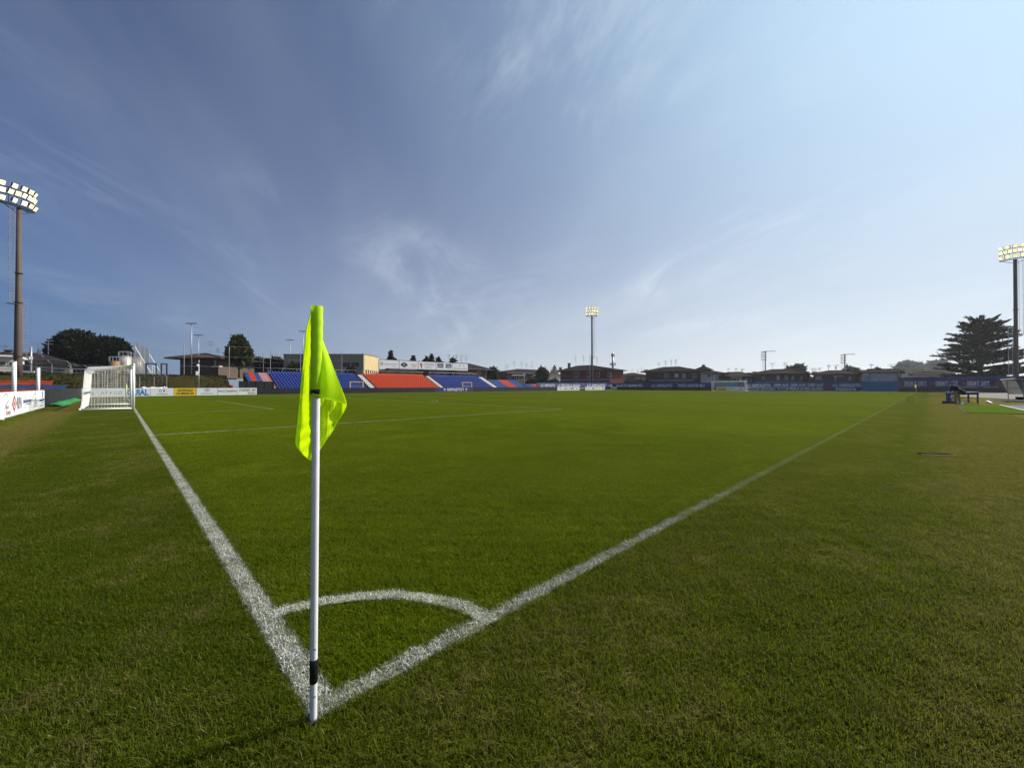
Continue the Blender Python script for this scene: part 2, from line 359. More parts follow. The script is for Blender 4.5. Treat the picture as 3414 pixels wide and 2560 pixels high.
# ------------------------------------------------------------------ grass blades: tiles of blades set out over the turf
def blade_tile(name, size, count, hmin, hmax, wmin, wmax, seed, rs=1.):
    r = np.random.default_rng(seed); n = count
    p = np.stack([r.uniform(-size/2, size/2, n), r.uniform(-size/2, size/2, n), np.zeros(n)], 1)
    # clump a little
    p[:, :2] += np.stack([np.sin(p[:, 1]*40+seed), np.cos(p[:, 0]*37+seed)], 1)*.008*size
    a = r.uniform(0, 2*np.pi, n); hgt = r.uniform(hmin, hmax, n)*(1+.25*np.sin(p[:, 0]*9/size+seed)*np.cos(p[:, 1]*8/size)); wd = r.uniform(wmin, wmax, n)
    lean = r.normal(0, .75, n)*hgt; la = a+r.normal(0, .5, n)+np.pi/2
    side = np.stack([np.cos(a), np.sin(a), np.zeros(n)], 1)*wd[:, None]/2
    ln = np.stack([np.cos(la)*lean, np.sin(la)*lean, np.zeros(n)], 1); up = np.zeros((n, 3)); up[:, 2] = hgt
    v = np.concatenate([p-side, p+side, p+up*.6+ln*.45+side*.8, p+up*.6+ln*.45-side*.8, p+up*(1-.15*np.abs(lean/hgt))[:, None]+ln*1.15], 0)
    i = np.arange(n); q = np.stack([i, i+n, i+2*n, i+3*n], 1); tr = np.stack([i+3*n, i+2*n, i+4*n], 1)
    me = bpy.data.meshes.new(name); me.vertices.add(5*n); me.vertices.foreach_set('co', v.astype(np.float32).ravel())
    me.loops.add(7*n); me.loops.foreach_set('vertex_index', np.concatenate([q.ravel(), tr.ravel()]).astype(np.int32))
    me.polygons.add(2*n); st = np.concatenate([np.arange(n)*4, 4*n+np.arange(n)*3]).astype(np.int32)
    me.polygons.foreach_set('loop_start', st)
    me.update(calc_edges=True)
    at = me.attributes.new('rnd', 'FLOAT', 'POINT'); at.data.foreach_set('value', np.tile(np.where(r.uniform(0, 1, n) > .94, r.uniform(.9, 1, n), r.uniform(0, rs, n)), 5).astype(np.float32))
    me.materials.append(M_BLADE); me.validate()
    return bpy.data.objects.new(name, me)
def blade_field(name, label, pts, tiles):
    me = bpy.data.meshes.new(name); me.from_pydata([(p[0], p[1], .001) for p in pts], [], [])
    at = me.attributes.new('turn', 'FLOAT_VECTOR', 'POINT'); at.data.foreach_set('vector', np.array([(0, 0, (math.pi/2)*random.randrange(4)) for p in pts], np.float32).ravel())
    me.materials.append(M_BLADE)
    o = bpy.data.objects.new(name, me); COL.objects.link(o); o['kind'] = 'stuff'; o['label'] = label; o['category'] = 'grass'
    ng = bpy.data.node_groups.new(name, 'GeometryNodeTree'); ng.interface.new_socket('Geometry', in_out='INPUT', socket_type='NodeSocketGeometry')
    ng.interface.new_socket('Geometry', in_out='OUTPUT', socket_type='NodeSocketGeometry')
    n = ng.nodes; l = ng.links; gi = n.new('NodeGroupInput'); go = n.new('NodeGroupOutput'); ip = n.new('GeometryNodeInstanceOnPoints')
    j = n.new('GeometryNodeJoinGeometry')
    for t in tiles:
        oi = n.new('GeometryNodeObjectInfo'); oi.inputs[0].default_value = t; oi.inputs['As Instance'].default_value = False
        gt = n.new('GeometryNodeGeometryToInstance'); l.new(oi.outputs['Geometry'], gt.inputs[0]); l.new(gt.outputs[0], j.inputs[0])
    l.new(gi.outputs[0], ip.inputs['Points']); l.new(j.outputs[0], ip.inputs['Instance']); ip.inputs['Pick Instance'].default_value = True
    rv = n.new('FunctionNodeRandomValue'); rv.data_type = 'INT'; rv.inputs[4].default_value = 0; rv.inputs[5].default_value = len(tiles)-1
    l.new(rv.outputs[2], ip.inputs['Instance Index'])
    na = n.new('GeometryNodeInputNamedAttribute'); na.data_type = 'FLOAT_VECTOR'; na.inputs[0].default_value = 'turn'; l.new(na.outputs[0], ip.inputs['Rotation'])
    l.new(ip.outputs[0], go.inputs[0]); md = o.modifiers.new('blades', 'NODES'); md.node_group = ng
    return o
tA = [blade_tile('turf_tile_near', .5, 6500, .014, .034, .0022, .0042, k, .80) for k in range(3)]  # nearer tiles hold more darkened blades: viewing-angle shade put into the colour
tA2 = [blade_tile('turf_tile_near', .5, 5200, .013, .031, .0024, .0044, 30+k, .62) for k in range(2)]
tA3 = [blade_tile('turf_tile_near', .5, 3600, .013, .028, .0028, .0050, 40+k, .46) for k in range(2)]
tB = [blade_tile('turf_tile_mid', 1.0, 5600, .012, .024, .0035, .006, 10+k, .34) for k in range(2)]
tC = [blade_tile('turf_tile_far', 2.0, 3000, .014, .027, .008, .014, 20+k, .66) for k in range(2)]
def dist(x, y): return math.hypot(x-CX, y-CY)
def inview(x, y, mg):
    d = np.array([x, y, 0])-C0; z = d[:2]@cF[:2]/np.linalg.norm(cF[:2]); s = d[0]*_R[0]+d[1]*_R[1]
    return z > -.3 and abs(s) < z*1.36+mg
pa, pa2, pa3, pb, pc = [], [], [], [], []
def sstep(x, a, b): t_ = min(1, max(0, (x-a)/(b-a))); return t_*t_*(3-2*t_)
# two-metre cells: far out one coarse tile, else four one-metre cells that are either mid tiles or four fine tiles; mixed at random where the tiers meet
for i in range(-2, 57):
    for j in range(-4, 34):
        x, y = i*2+1, j*2+1
        if x < -3.1 or not inview(x, y, 3) or y > 66.3 or (y < -3 and x > 24): continue
        if dist(x, y) > 62: pc.append((x, y)); continue
        for a_ in (-.5, .5):
            for c_ in (-.5, .5):
                d_ = dist(x+a_, y+c_)
                if not inview(x+a_, y+c_, 1.8): continue
                if random.random() < sstep(d_, 9.5, 14): pb.append((x+a_, y+c_)); continue
                for e_ in (-.25, .25):
                    for g_ in (-.25, .25):
                        q_ = (x+a_+e_, y+c_+g_); d2_ = dist(*q_)+random.uniform(-1.3, 1.3); (pa if d2_ < 4.2 else (pa2 if d2_ < 7.2 else pa3)).append(q_)
blade_field('grass', 'short mown grass with white painted blades around the corner flag', pa, tA)
blade_field('grass', 'short mown grass a few metres into the pitch past the corner arc', pa2, tA2)
blade_field('grass', 'mown grass some way into the pitch before the penalty area line', pa3, tA3)
blade_field('grass', 'mown pitch grass beyond the corner arc', pb, tB)
blade_field('grass', 'far mown pitch grass between the touchlines', pc, tC)
# ------------------------------------------------------------------ common materials
m_white = mat('white_paint', (.80, .80, .80), .45, var=.06, scale=3)
m_whitegl = mat('white_gloss', (.82, .82, .83), .3, var=.04, scale=5)
m_net = mat('net_cord', (.78, .78, .76), .8, var=.1)
m_steel = mat('galvanised_steel', (.38, .39, .40), .5, .6, var=.15, scale=4)
m_dark = mat('dark_steel', (.045, .045, .05), .6, .2, var=.2)
m_black = mat('black_panel', (.012, .013, .017), .55, var=.4, scale=1.2)
m_rust = mat('weathered_mast', (.072, .046, .038), .7, .1, col2=(.11, .085, .075), scale=.5)
m_board = mat('board_white', (.74, .75, .77), .5, var=.06, scale=1.0)
m_navyt = mat('print_navy', (.018, .03, .09), .6); m_red = mat('print_red', (.42, .03, .05), .6); m_blackt = mat('print_black', (.02, .02, .022), .6)
m_cyan = mat('print_blue', (.0, .19, .58), .6); m_yellow = mat('board_yellow', (.80, .50, .01), .5, var=.06)
m_greyt = mat('print_grey', (.16, .17, .2), .6); m_bluet = mat('print_slate_blue', (.08, .13, .30), .6)
m_seatO = mat('seat_orange', (.74, .090, .016), .5, var=.12, scale=9, spec=.25); m_seatB = mat('seat_blue', (.018, .058, .34), .5, var=.12, scale=9, spec=.25)
m_stepB = mat('step_blue', (.03, .10, .30), .7, var=.15, scale=2); m_stepO = mat('step_orange', (.55, .07, .02), .7, var=.15, scale=2)
m_stepW = mat('step_white', (.62, .60, .58), .75, var=.15, scale=3); m_stepR = mat('step_red', (.42, .05, .04), .7, var=.2)
m_conc = mat('concrete', (.33, .32, .30), .9, var=.18, scale=1.2, bump=.3)
m_terr = mat('terrace_dark', (.035, .028, .036), .85, var=.2, scale=2)
m_flag = mat('flag_fluorescent_yellow', (.74, 1.0, .004), .7, var=.02, scale=12, trans=.5, bump=.05, bscale=400)
m_flag2 = mat('flag_sleeve_yellow', (.60, .92, .004), .7, var=.03, scale=12, trans=.3)
m_glass = mat('window_glass', (.03, .035, .045), .12, var=.3, spec=.6); m_shut = mat('window_shutter', (.09, .065, .05), .7)
m_frame = mat('window_frame_pale', (.50, .48, .45), .7)
m_roof = mat('roof_tiles', (.062, .047, .042), .9, var=.25, scale=1.4, bump=.8, bscale=5); m_roofd = mat('roof_tiles_dark', (.040, .034, .033), .9, var=.25, scale=1.4, bump=.8, bscale=5)
m_brick = mat('wall_brick_red', (.17, .058, .045), .9, var=.15, scale=1.5, bump=.3); m_brickd = mat('wall_brick_brown', (.12, .07, .06), .9, var=.15, scale=1.5, bump=.3)
m_plast = mat('wall_plaster_grey', (.17, .15, .13), .9, var=.1, scale=.8); m_cream = mat('wall_cream', (.55, .44, .24), .9, var=.08, scale=.6)
m_plw = mat('wall_plaster_white', (.62, .60, .56), .9, var=.08, scale=.6); m_plb = mat('wall_plaster_brown', (.125, .095, .08), .9, var=.1, scale=.8)
m_bark = mat('bark', (.07, .05, .035), .95, var=.3, scale=3, bump=.6, bscale=10)
m_blueb = mat('banner_blue', (.025, .075, .26), .75, var=.12, scale=.5); m_bluel = mat('panel_blue', (.03, .17, .38), .7, var=.12, scale=.6)
m_violet = mat('banner_violet', (.045, .05, .16), .75, var=.15, scale=.7); m_wtext = mat('print_white', (.86, .87, .88), .7, var=.05)
m_orangel = mat('print_orange', (.55, .13, .02), .7)
m_lamp = emis('lamp_glow', (1.0, .86, .36), .95); m_lampw = emis('lamp_glow_white', (1.0, .92, .56), 1.15)
EX, EY, EZ = np.array((1., 0, 0)), np.array((0, 1., 0)), np.array((0, 0, 1.))
# ------------------------------------------------------------------ embankment behind the far boards on the left
m_bank = mat('bank_grass', (.028, .032, .009), .95, col2=(.055, .038, .018), scale=.9, bump=.9, bscale=3)
def bank_z(y): t = min(1, max(0, (y-71.5)/8.0)); return 3.0*(t*t*(3-2*t))
ys = np.linspace(71.5, 79.5, 10); xs = np.linspace(-70, 12, 90); P = []
for y in ys: P.append([(x, y+.25*math.sin(x*.7), bank_z(y)+(.10*math.sin(x*1.3+y)+.07*math.sin(x*3.1-y*2)) if 71.6 < y < 79.4 else bank_z(y)) for x in xs])
P.append([(x, 190, 3.0) for x in xs])
b = MB().grid(P); n0 = len(b.f); struct(b.build('embankment', m_bank, smooth=True, origin=(0, 75, 0)))
# wild grass tufts on the bank face
b = MB()
for i in range(4200):
    x = rng.uniform(-14, 12); y = rng.uniform(72, 80.5); z = bank_z(y); a = rng.uniform(0, 6.28); hh = rng.uniform(.06, .2); ww = rng.uniform(.05, .16)
    dx, dy = math.cos(a)*ww, math.sin(a)*ww
    b.quad((x-dx, y-dy, z-.05), (x+dx, y+dy, z-.05), (x+dy*1.2+rng.normal(0, .08), y-dx, z+hh))
o = b.build('bank_grass', mat('bank_tuft', (.022, .032, .008), .9, col2=(.055, .04, .017), scale=.5, trans=.2), origin=(0, 75, 0)); o['kind'] = 'stuff'; o['label'] = 'rough grass tufts on the slope behind the white boards'; o['category'] = 'grass'
# ------------------------------------------------------------------ grandstand
YF, TR, RI, Z0, NR = 73.5, .82, .36, .42, 10
X1, X2 = 35.5, 51.9                     # aisles
def seat_mesh(m):
    b = MB(); w = .185
    prof = [(-.02, .02), (-.20, .0), (-.22, .03), (-.20, .07), (0, .085), (.10, .06), (.15, .10), (.19, .36), (.165, .385), (.13, .34), (.09, .12)]
    # pan and back as a bent shell (y depth, z up)
    sh = [(-.24, -.02), (-.20, .02), (-.02, -.01), (.08, .02), (.12, .14), (.14, .27)]
    th = [(-.23, -.05), (-.18, -.02), (.01, -.04), (.12, -.01), (.16, .13), (.165, .275)]
    P = [[(x*w*(1 if i < 5 else .82), y-(.07*(abs(x)**2) if i > 2 else 0), z+.06*abs(x)**2*(1 if i < 4 else -.9)) for x in (-1, -.5, 0, .5, 1)] for i, (y, z) in enumerate(sh)]
    b.grid(P); Q = [[(x*w*(1 if i < 5 else .82), y, z+.03*abs(x)**2) for x in (-1, 0, 1)] for i, (y, z) in enumerate(th)]
    b.grid([r[::-1] for r in Q]); b.box(-.03, .03, -.02, .04, -.1, .02)
    me = bpy.data.meshes.new('seat'); me.from_pydata(b.v, [], b.f); me.materials.append(m); return me, b
SO, sb = seat_mesh(m_seatO); SB, _ = seat_mesh(m_seatB)
def stand_block(name, label, x0, x1, smesh, seatmat, dx=.52):
    t = thing(name, label, 'grandstand', ((x0+x1)/2, YF, 0), 'seat blocks of the grandstand')
    for r in range(NR):
        MB().box(x0, x1, YF+r*TR+(.002 if r else 0), YF+(r+1)*TR, 0 if r == 0 else Z0+(r-1)*RI+.002, Z0+r*RI).build('step', m_terr, t)
    k = 0; extra = MB(); n = int((x1-x0-.2)/dx)
    for r in range(NR):
        for i in range(n):
            p = np.array((x0+.3+i*dx+random.gauss(0, .008), YF+r*TR+.45+random.gauss(0, .008), Z0+r*RI+.1))
            if name == 'stand_block_orange' and r == 0 and i in (24, 25): continue
            if k < 300:
                o = bpy.data.objects.new('seat', smesh); COL.objects.link(o); o.parent = t; o.location = tuple(p-ORG[t.name]); o.rotation_euler = (random.gauss(0, .02), 0, random.gauss(0, .03)); k += 1
            else:
                q = len(extra.v); extra.v += [tuple(p+np.array(v)) for v in sb.v]; extra.f += [tuple(q+i2 for i2 in f_) for f_ in sb.f]
    if extra.v:
        o = extra.build('seat_rows', seatmat, t); o['kind'] = 'stuff'
    MB().box(x0, x1, YF+NR*TR+.003, YF+NR*TR+.12, 0, Z0+(NR-1)*RI+.1).build('back_wall', m_conc, t)
    b = MB()
    for i in range(int((x1-x0)/2.4)+1): b.tube([(x0+.1+i*2.4, YF+NR*TR+.06, Z0+(NR-1)*RI+.1), (x0+.1+i*2.4, YF+NR*TR+.06, Z0+(NR-1)*RI+.9)], .03, 6)
    b.tube([(x0, YF+NR*TR+.06, Z0+(NR-1)*RI+.9), (x1, YF+NR*TR+.06, Z0+(NR-1)*RI+.9)], .025, 6)
    b.build('guard_rail', m_steel, t)
    return t
stand_block('stand_block', 'block of blue bucket seats between striped terrace steps and the orange seats', 18.6, X1-.6, SB, m_seatB)
stand_block('stand_block', 'block of orange bucket seats in the middle of the grandstand', X1+.6, X2-.6, SO, m_seatO)
stand_block('stand_block', 'block of blue bucket seats right below the end of the white hoardings', X2+.6, 67.3, SB, m_seatB)
def aisle(x0, x1, lab, red=False):
    t = thing('aisle_stairs', lab, 'stairs', ((x0+x1)/2, YF, 0), 'stairs of the grandstand')
    for r in range(NR):
        for hf in (0, 1):
            y0 = YF+r*TR+hf*TR/2; z1 = Z0+r*RI-(0 if hf else .18)
            MB().box(x0+.01, x1-.01, y0+.002, y0+TR/2, 0, z1).build('step', m_stepW if (hf or not red) else m_stepR, t)
aisle(X1-.6, X1+.6, 'pale stairs climbing between blue and orange seat blocks, beside the yellow gate frame'); aisle(X2-.6, X2+.6, 'pale stairs climbing between orange seats and the narrower blue block')
aisle(17.0, 18.6, 'pale stairs with red edges beside striped blue and orange terrace', True); aisle(67.3, 68.9, 'pale stairs at the end of the blue seats next to the striped low terrace')
def terrace(lab, x0, x1, bands, nr, z0=Z0, y0=YF, ri=RI, tr=TR, name='terrace'):
    t = thing(name, lab, 'terrace', ((x0+x1)/2, y0, 0), 'painted standing terraces')
    for r in range(nr):
        for (a, c, m_) in bands:
            xa, xc = x0+(x1-x0)*a, x0+(x1-x0)*c
            MB().box(xa, xc, y0+r*tr+.002, y0+(r+1)*tr-.06, 0 if r == 0 else z0+(r-1)*ri+.01, z0+r*ri).build('step', m_, t)
            MB().box(xa, xc, y0+(r+1)*tr-.058, y0+(r+1)*tr, 0, z0+r*ri-.05).build('step_gap', m_dark, t)
    return t
xa = atY(815, 1290, YF+NR*TR)[0]; 
terrace('tall bare terrace striped blue, orange, blue beside the stairs with red edges', xa-.2, 17.0, [(0, .26, m_stepB), (.26, .66, m_stepO), (.66, 1, m_stepB)], NR)
xl = atY(706, 1290, YF)[0]; xr = atY(800, 1290, YF)[0]
terrace('low bare terrace striped blue and orange below the grassy bank', xl, xr-.3, [(0, .47, m_stepB), (.50, .93, m_stepO)], 4, .5, YF, .32, .7)
terrace('bare terrace of blue, orange, blue stripes past the end of the blue seats', 69.0, 79.5, [(0, .36, m_stepB), (.36, .66, m_stepO), (.66, 1, m_stepB)], 8, .42)
terrace('low striped terrace with an orange middle near the loudspeaker pole', 80.2, 90, [(0, .3, m_stepB), (.3, .75, m_stepO), (.75, 1, m_stepB)], 5, .42)
# left terrace behind the near goal: long orange and blue steps
xl0 = atY(-60, 1290, 73)[0]; xr0 = atY(255, 1290, 73)[0]
t = thing('terrace', 'long low terrace with orange and blue steps behind the goal net ropes', 'terrace', ((xl0+xr0)/2, 73, 0), 'painted standing terraces')
for i, (z0, z1, m_, e) in enumerate([(.0, .40, m_stepB, 1.5), (.42, .92, m_stepO, 2.2), (.96, 1.40, m_stepB, -1.0), (1.46, 1.96, m_stepO, -2.2)]):
    MB().box(xl0, xr0+e, 73+i*.8, 73+i*.8+.78, 0, z1-.12).build('riser', m_dark, t); MB().box(xl0, xr0+e, 72.97+i*.8, 72.965+i*.8+.785, z0, z1-.13).build('step', m_, t)
    MB().box(xl0, xr0+e, 72.94+i*.8, 73+i*.8+.79, z1-.118, z1).build('step_edge', m_, t)
MB().box(xl0, xr0-3, 76.3, 78, 0, 2.0).build('platform', m_conc, t)
# dark mesh screen in front of the striped terrace
b = MB(); t = thing('mesh_screen', 'black mesh screen standing before the striped terrace, behind the dark boards', 'screen', (atY(850, 1290, 72.3)[0], 72.3, 0))
x0, x1 = atY(796, 1290, 72.3)[0], atY(913, 1290, 72.3)[0]
MB().box(x0, x1, 72.3, 72.33, 0, 2.05).build('mesh_sheet', m_black, t)
for i in range(5): MB().tube([(x0+(x1-x0)*i/4, 72.25, 0), (x0+(x1-x0)*i/4, 72.25, 2.1)], .03, 6).build('post', m_dark, t)
# yellow gate frames
m_gate = mat('gate_yellow', (.62, .50, .16), .6)
def gate(u0, u1, vt, lab):
    Yg = 72.6; a, c = atY(u0, 1290, Yg), atY(u1, 1290, Yg); zt = atY(u0, vt, Yg)[2]
    t = thing('gate_frame', lab, 'gate', ((a[0]+c[0])/2, Yg, 0), 'yellow gates of the stand')
    for x in (a[0], c[0]): MB().box(x-.09, x+.09, Yg-.09, Yg+.09, 0, zt).build('post', m_gate, t)
    MB().box(a[0]+.09, c[0]-.09, Yg-.06, Yg+.06, zt-.14, zt).build('top_rail', m_gate, t)
    b = MB()
    for i in range(1, 9): x = a[0]+(c[0]-a[0])*i/9; b.tube([(x, Yg, .05), (x, Yg, zt-.14)], .012, 5)
    for z in (.4, 1.2): b.tube([(a[0], Yg, z), (c[0], Yg, z)], .014, 5)
    b.build('gate_bars', m_steel, t)
gate(1167, 1210, 1271.5, 'yellow gate frame before the blue seats next to the orange block'); gate(1542, 1572, 1273.5, 'yellow gate frame before the blue seats under the hoardings end')
# ------------------------------------------------------------------ hoardings above the stand
YH = 84.0
edges = [1263, 1330.5, 1394, 1453.5, 1509, 1560]; tops = [1199, 1202.3, 1205.3, 1208, 1210.8, 1213]; bots = [1226.5, 1228.6, 1231, 1233, 1235, 1236.5]
ha = atY(1263, 1199, YH); hb = atY(1560, 1213, YH); ZT = (ha[2]+hb[2])/2; ZB = (atY(1263, 1226.5, YH)[2]+atY(1560, 1236.5, YH)[2])/2
hx = [atY(e, 1210, YH)[0] for e in edges]
labs = ['white hoarding above the stand with grey circle and pale wordmark', 'white hoarding above the stand with black diamond logo', 'white hoarding above the stand with red emblem and dark name', 'white hoarding above the stand with two navy squares', 'white hoarding above the stand with letter C over a name, end of the row']
for i in range(5):
    x0, x1 = hx[i]+.06, hx[i+1]-.06; cx_ = (x0+x1)/2; W = x1-x0; H = ZT-ZB; zc = (ZT+ZB)/2; y = YH-.06
    t = thing('hoarding', labs[i], 'hoarding', (cx_, YH, 0), 'hoardings above the stand')
    MB().box(x0, x1, YH-.05, YH, ZB, ZT).build('panel', m_board, t)
    MB().box(x0-.05, x1+.05, YH-.055, YH+.02, ZT+.002, ZT+.10).build('top_rail', m_dark, t)
    for x in (x0, x1): MB().tube([(x, YH+.1, 0), (x, YH+.1, ZT)], .07, 6).build('post', m_dark, t)
    MB().bar((x1, YH+.15, ZT-.3), (x1, YH+2.2, 0), .06).build('brace', m_dark, t)
    T = lambda s, dx_, dz, sz, mm, w_=None, bd=.012, sh=0, sp=1.: put_text(t, s, (cx_+dx_*W, y, zc+dz*H), EX, sz*H, mm, w_*W if w_ else None, bd, sh, spacing=sp)
    if i == 0:
        disc((cx_-.38*W, y, zc+.02*H), EX, .17*H, .09*H).build('emblem', m_greyt, t); T('asonext', .09, .02, .17, m_greyt, .64, .004, 0, 1.1); rect((cx_+.2*W, y, zc-.25*H), EX, .2*W, .03*H).build('small_print', m_greyt, t)
    if i == 1:
        MB().quad(*[(cx_-.25*W+a_*W, y, zc+.05*H+c_*H) for a_, c_ in ((-.2, 0), (0, -.3), (.2, 0), (0, .3))]).build('emblem', m_blackt, t)
        MB().quad(*[(cx_-.25*W+a_*W, y+.001, zc-.07*H+c_*H) for a_, c_ in ((-.2, 0), (0, -.3), (.2, 0), (0, .3))]).build('emblem_shadow', m_greyt, t)
        put_text(t, 'S', (cx_-.25*W, y-.004, zc+.05*H), EX, .25*H, m_board, None, .02)
        for k in range(4): rect((cx_+.27*W, y, zc+(.12-.11*k)*H), EX, (.36 if k % 2 == 0 else .2)*W, .03*H).build('small_print', m_greyt, t)
    if i == 2:
        disc((cx_-.35*W, y, zc+.12*H), EX, .2*H, .07*H).build('emblem', m_red, t); rect((cx_-.33*W, y-.003, zc-.16*H), EX, .05*W, .5*H).build('emblem_stem', m_red, t)
        T('CORONAL', .11, .22, .2, m_greyt, .6, .006)
        for k in range(3): rect((cx_+.06*W, y, zc-(.03+.13*k)*H), EX, (.5-.08*k)*W, .025*H).build('small_print', m_greyt, t)
    if i == 3:
        for s in (-.25, .25):
            rect((cx_+s*W, y, zc+.1*H), EX, .36*W, .5*H).build('emblem', m_navyt, t); put_text(t, 'Oo', (cx_+s*W, y-.004, zc+.08*H), EX, .24*H, m_board, .26*W, .01)
            rect((cx_+s*W, y, zc-.27*H), EX, .3*W, .04*H).build('small_print', m_greyt, t)
    if i == 4:
        T('C', -.04, .2, .28, m_greyt, None, .01); T('casamood', -.02, -.2, .17, m_greyt, .86, .004); rect((cx_+.22*W, y, zc+.18*H), EX, .05*W, .36*H).build('emblem', mat('print_pale', (.55, .56, .6), .6), t)
# ------------------------------------------------------------------ advertising boards
def board_panel(name, lab, grp, A, B, h, ex, nrm, m_, thick=.06, leg=True):
    """upright board from A to B on the ground; ex reading direction, nrm towards the viewer"""
    A, B = np.array(A, float), np.array(B, float); c = (A+B)/2
    t = thing(name, lab, 'advertising board', (c[0], c[1], 0), grp)
    d = (B-A)*.5; d2 = d*(1-.012/np.linalg.norm(d))
    MB().obox(c+EZ*(h/2+.03)-nrm*thick/2, d2, nrm*thick/2, EZ*h/2).build('panel', m_, t)
    if leg:
        for s in (-.7, .7):
            MB().bar(c+d*s-nrm*(thick+.02)+EZ*(h*.7), c+d*s-nrm*(thick+.45)+EZ*.02, .04).build('stay', m_steel, t)
            MB().obox(c+d*s-nrm*(thick/2)+EZ*.015, d/np.linalg.norm(d)*.05, nrm*.1, EZ*.0148).build('foot', m_steel, t)
    return t, c, np.linalg.norm(B-A), h
def ypt(u, Y): return (atY(u, 1300, Y)[0], Y, 0)
YB = 67.2; N_ = np.array((0, -1., 0)); G1 = 'white boards along the far touchline'
def fb(u0, u1, lab, m_=None, h=1.0, grp=G1, name='advertising_board'):
    return board_panel(name, lab, grp, ypt(u0, YB), ypt(u1, YB), h, EX, N_, m_ or m_board)
def bt(P_, s, dx, dz, sz, mm, wd=None, bold=.012, shear=0, ex=EX, nrm=N_, sp=1.):
    t, c, W, H = P_; return put_text(t, s, c+ex*dx*W+EZ*(.03+H/2+dz*H)+nrm*.006, ex, sz*H, mm, wd*W if wd else None, bold, shear, spacing=sp)
def bpatch(P_, dx, dz, w_, h_, mm, ex=EX, nrm=N_, name='small_print', off=.006): t, c, W, H = P_; return rect(c+ex*dx*W+EZ*(.03+H/2+dz*H)+nrm*off, ex, w_*W, h_*H).build(name, mm, t)
def bring(P_, dx, dz, r, r0, mm, ex=EX, nrm=N_, sx=1, off=.006): t, c, W, H = P_; return disc(c+ex*dx*W+EZ*(.03+H/2+dz*H)+nrm*off, ex, r*H, r0*H, sx=sx).build('emblem', mm, t)
p = fb(240, 328.5, 'white board with grey arch logo seen through the goal net'); bring(p, .05, .25, .16, .1, m_greyt); bt(p, 'EVERDE', .08, -.15, .26, m_greyt, .5)
p = fb(328.5, 418, 'white board with large spaced grey letters beside the far corner flag'); bt(p, 'AT.P.CO', -.02, -.05, .36, m_greyt, .80, .006, sp=1.1)
p = fb(419, 500.5, 'white board with heavy bright blue lettering beside the goal post'); bt(p, 'GUIAL', 0, -.02, .72, m_cyan, .88, .035)
p = fb(501, 579.5, 'white board with small grey and red box logo'); bpatch(p, -.07, .15, .10, .36, m_greyt, name='emblem'); bpatch(p, -.07, .15, .06, .24, m_board, name='emblem_inner', off=.009); bpatch(p, .08, .15, .07, .26, m_red, name='emblem'); bpatch(p, 0, -.28, .48, .07, m_greyt)
p = fb(580, 654.5, 'yellow board with black slab lettering', m_yellow); bt(p, 'GIORNALE', 0, .21, .30, m_blackt, .70, .03, .15); bt(p, 'DI BRESCIA', 0, -.21, .30, m_blackt, .78, .03, .15); bpatch(p, .488, 0, .024, 1, mat('board_edge_red', (.6, .16, .06), .6), name='edge_stripe')
p = fb(655, 725, 'white board with fine serif name under twin-curve logo'); bring(p, -.05, .22, .16, .1, m_greyt); bring(p, .05, .22, .16, .1, m_greyt); bt(p, 'GIARDINO', 0, -.24, .2, m_greyt, .55, .0, sp=1.3)
p = fb(725.5, 792.5, 'white board with one dark bold line of lettering'); bt(p, 'Banca Valsabbina', 0, .08, .26, m_greyt, .93, .02); bpatch(p, 0, -.22, .5, .04, mat('print_pale', (.55, .56, .6), .6))
p = fb(793, 856.5, 'white board with slanted dark lettering over small red word'); bt(p, 'DIESEL 80', 0, .18, .32, m_greyt, .88, .02, .35); bt(p, 'ISUZU', .22, -.27, .24, m_red, .40, .03)
G2 = 'dark boards along the far touchline'
ue = [857, 935, 1025, 1130, 1235, 1345, 1452]
for i in range(6): board_panel('led_board', 'dark switched-off board before the %s' % ['striped terrace and mesh screen', 'stairs with red edges', 'blue seats by the corner flag', 'blue seats with the yellow gate', 'stairs and first orange seats', 'orange seats'][i], G2, ypt(ue[i], YB), ypt(ue[i+1], YB), .95, EX, N_, m_black)
p = board_panel('led_board', 'violet board reading a team name between two small crests', G2, ypt(1452, YB), ypt(1577, YB), .95, EX, N_, mat('led_violet', (.045, .028, .12), .5)); bt(p, 'OSPITALETTO F.', .02, .04, .55, m_wtext, .46, .02)
for s in (-.27, .31): bpatch(p, s, .0, .05, .7, m_greyt, name='crest'); bpatch(p, s, .12, .035, .22, m_wtext, name='crest_mark', off=.009)
ue = [1577, 1665, 1760, 1858]
for i in range(3): board_panel('led_board', 'dark switched-off board before the %s' % ['narrower blue seats', 'striped terrace past the blue seats', 'hedge and low striped terrace'][i], G2, ypt(ue[i], YB), ypt(ue[i+1], YB), .95, EX, N_, m_black)
G3 = 'small boards near the far corner'
p = fb(1858, 1895, 'white board with small round crest next to the dark boards', grp=G3); bring(p, -.2, 0, .3, .2, m_bluet); bpatch(p, .25, 0, .3, .25, m_greyt)
p = fb(1895.5, 1932, 'white board with two dark marks below the brick house', grp=G3); bpatch(p, -.2, 0, .35, .35, m_greyt); bring(p, .25, 0, .26, .12, m_greyt)
p = fb(1932.5, 1951, 'black and white board with pale word', m_blackt, grp=G3); bt(p, 'FILOTTI', 0, .1, .3, m_wtext, .9)
p = fb(1951.5, 1984, 'white board with blue and grey small print under the floodlight mast', grp=G3); bpatch(p, -.2, 0, .4, .12, m_bluet); bpatch(p, .3, 0, .2, .4, m_bluet)
p = fb(1984.5, 2016, 'white board with grey leaf mark', grp=G3); bpatch(p, -.2, 0, .4, .1, m_greyt); bpatch(p, .3, .1, .12, .5, m_greyt)
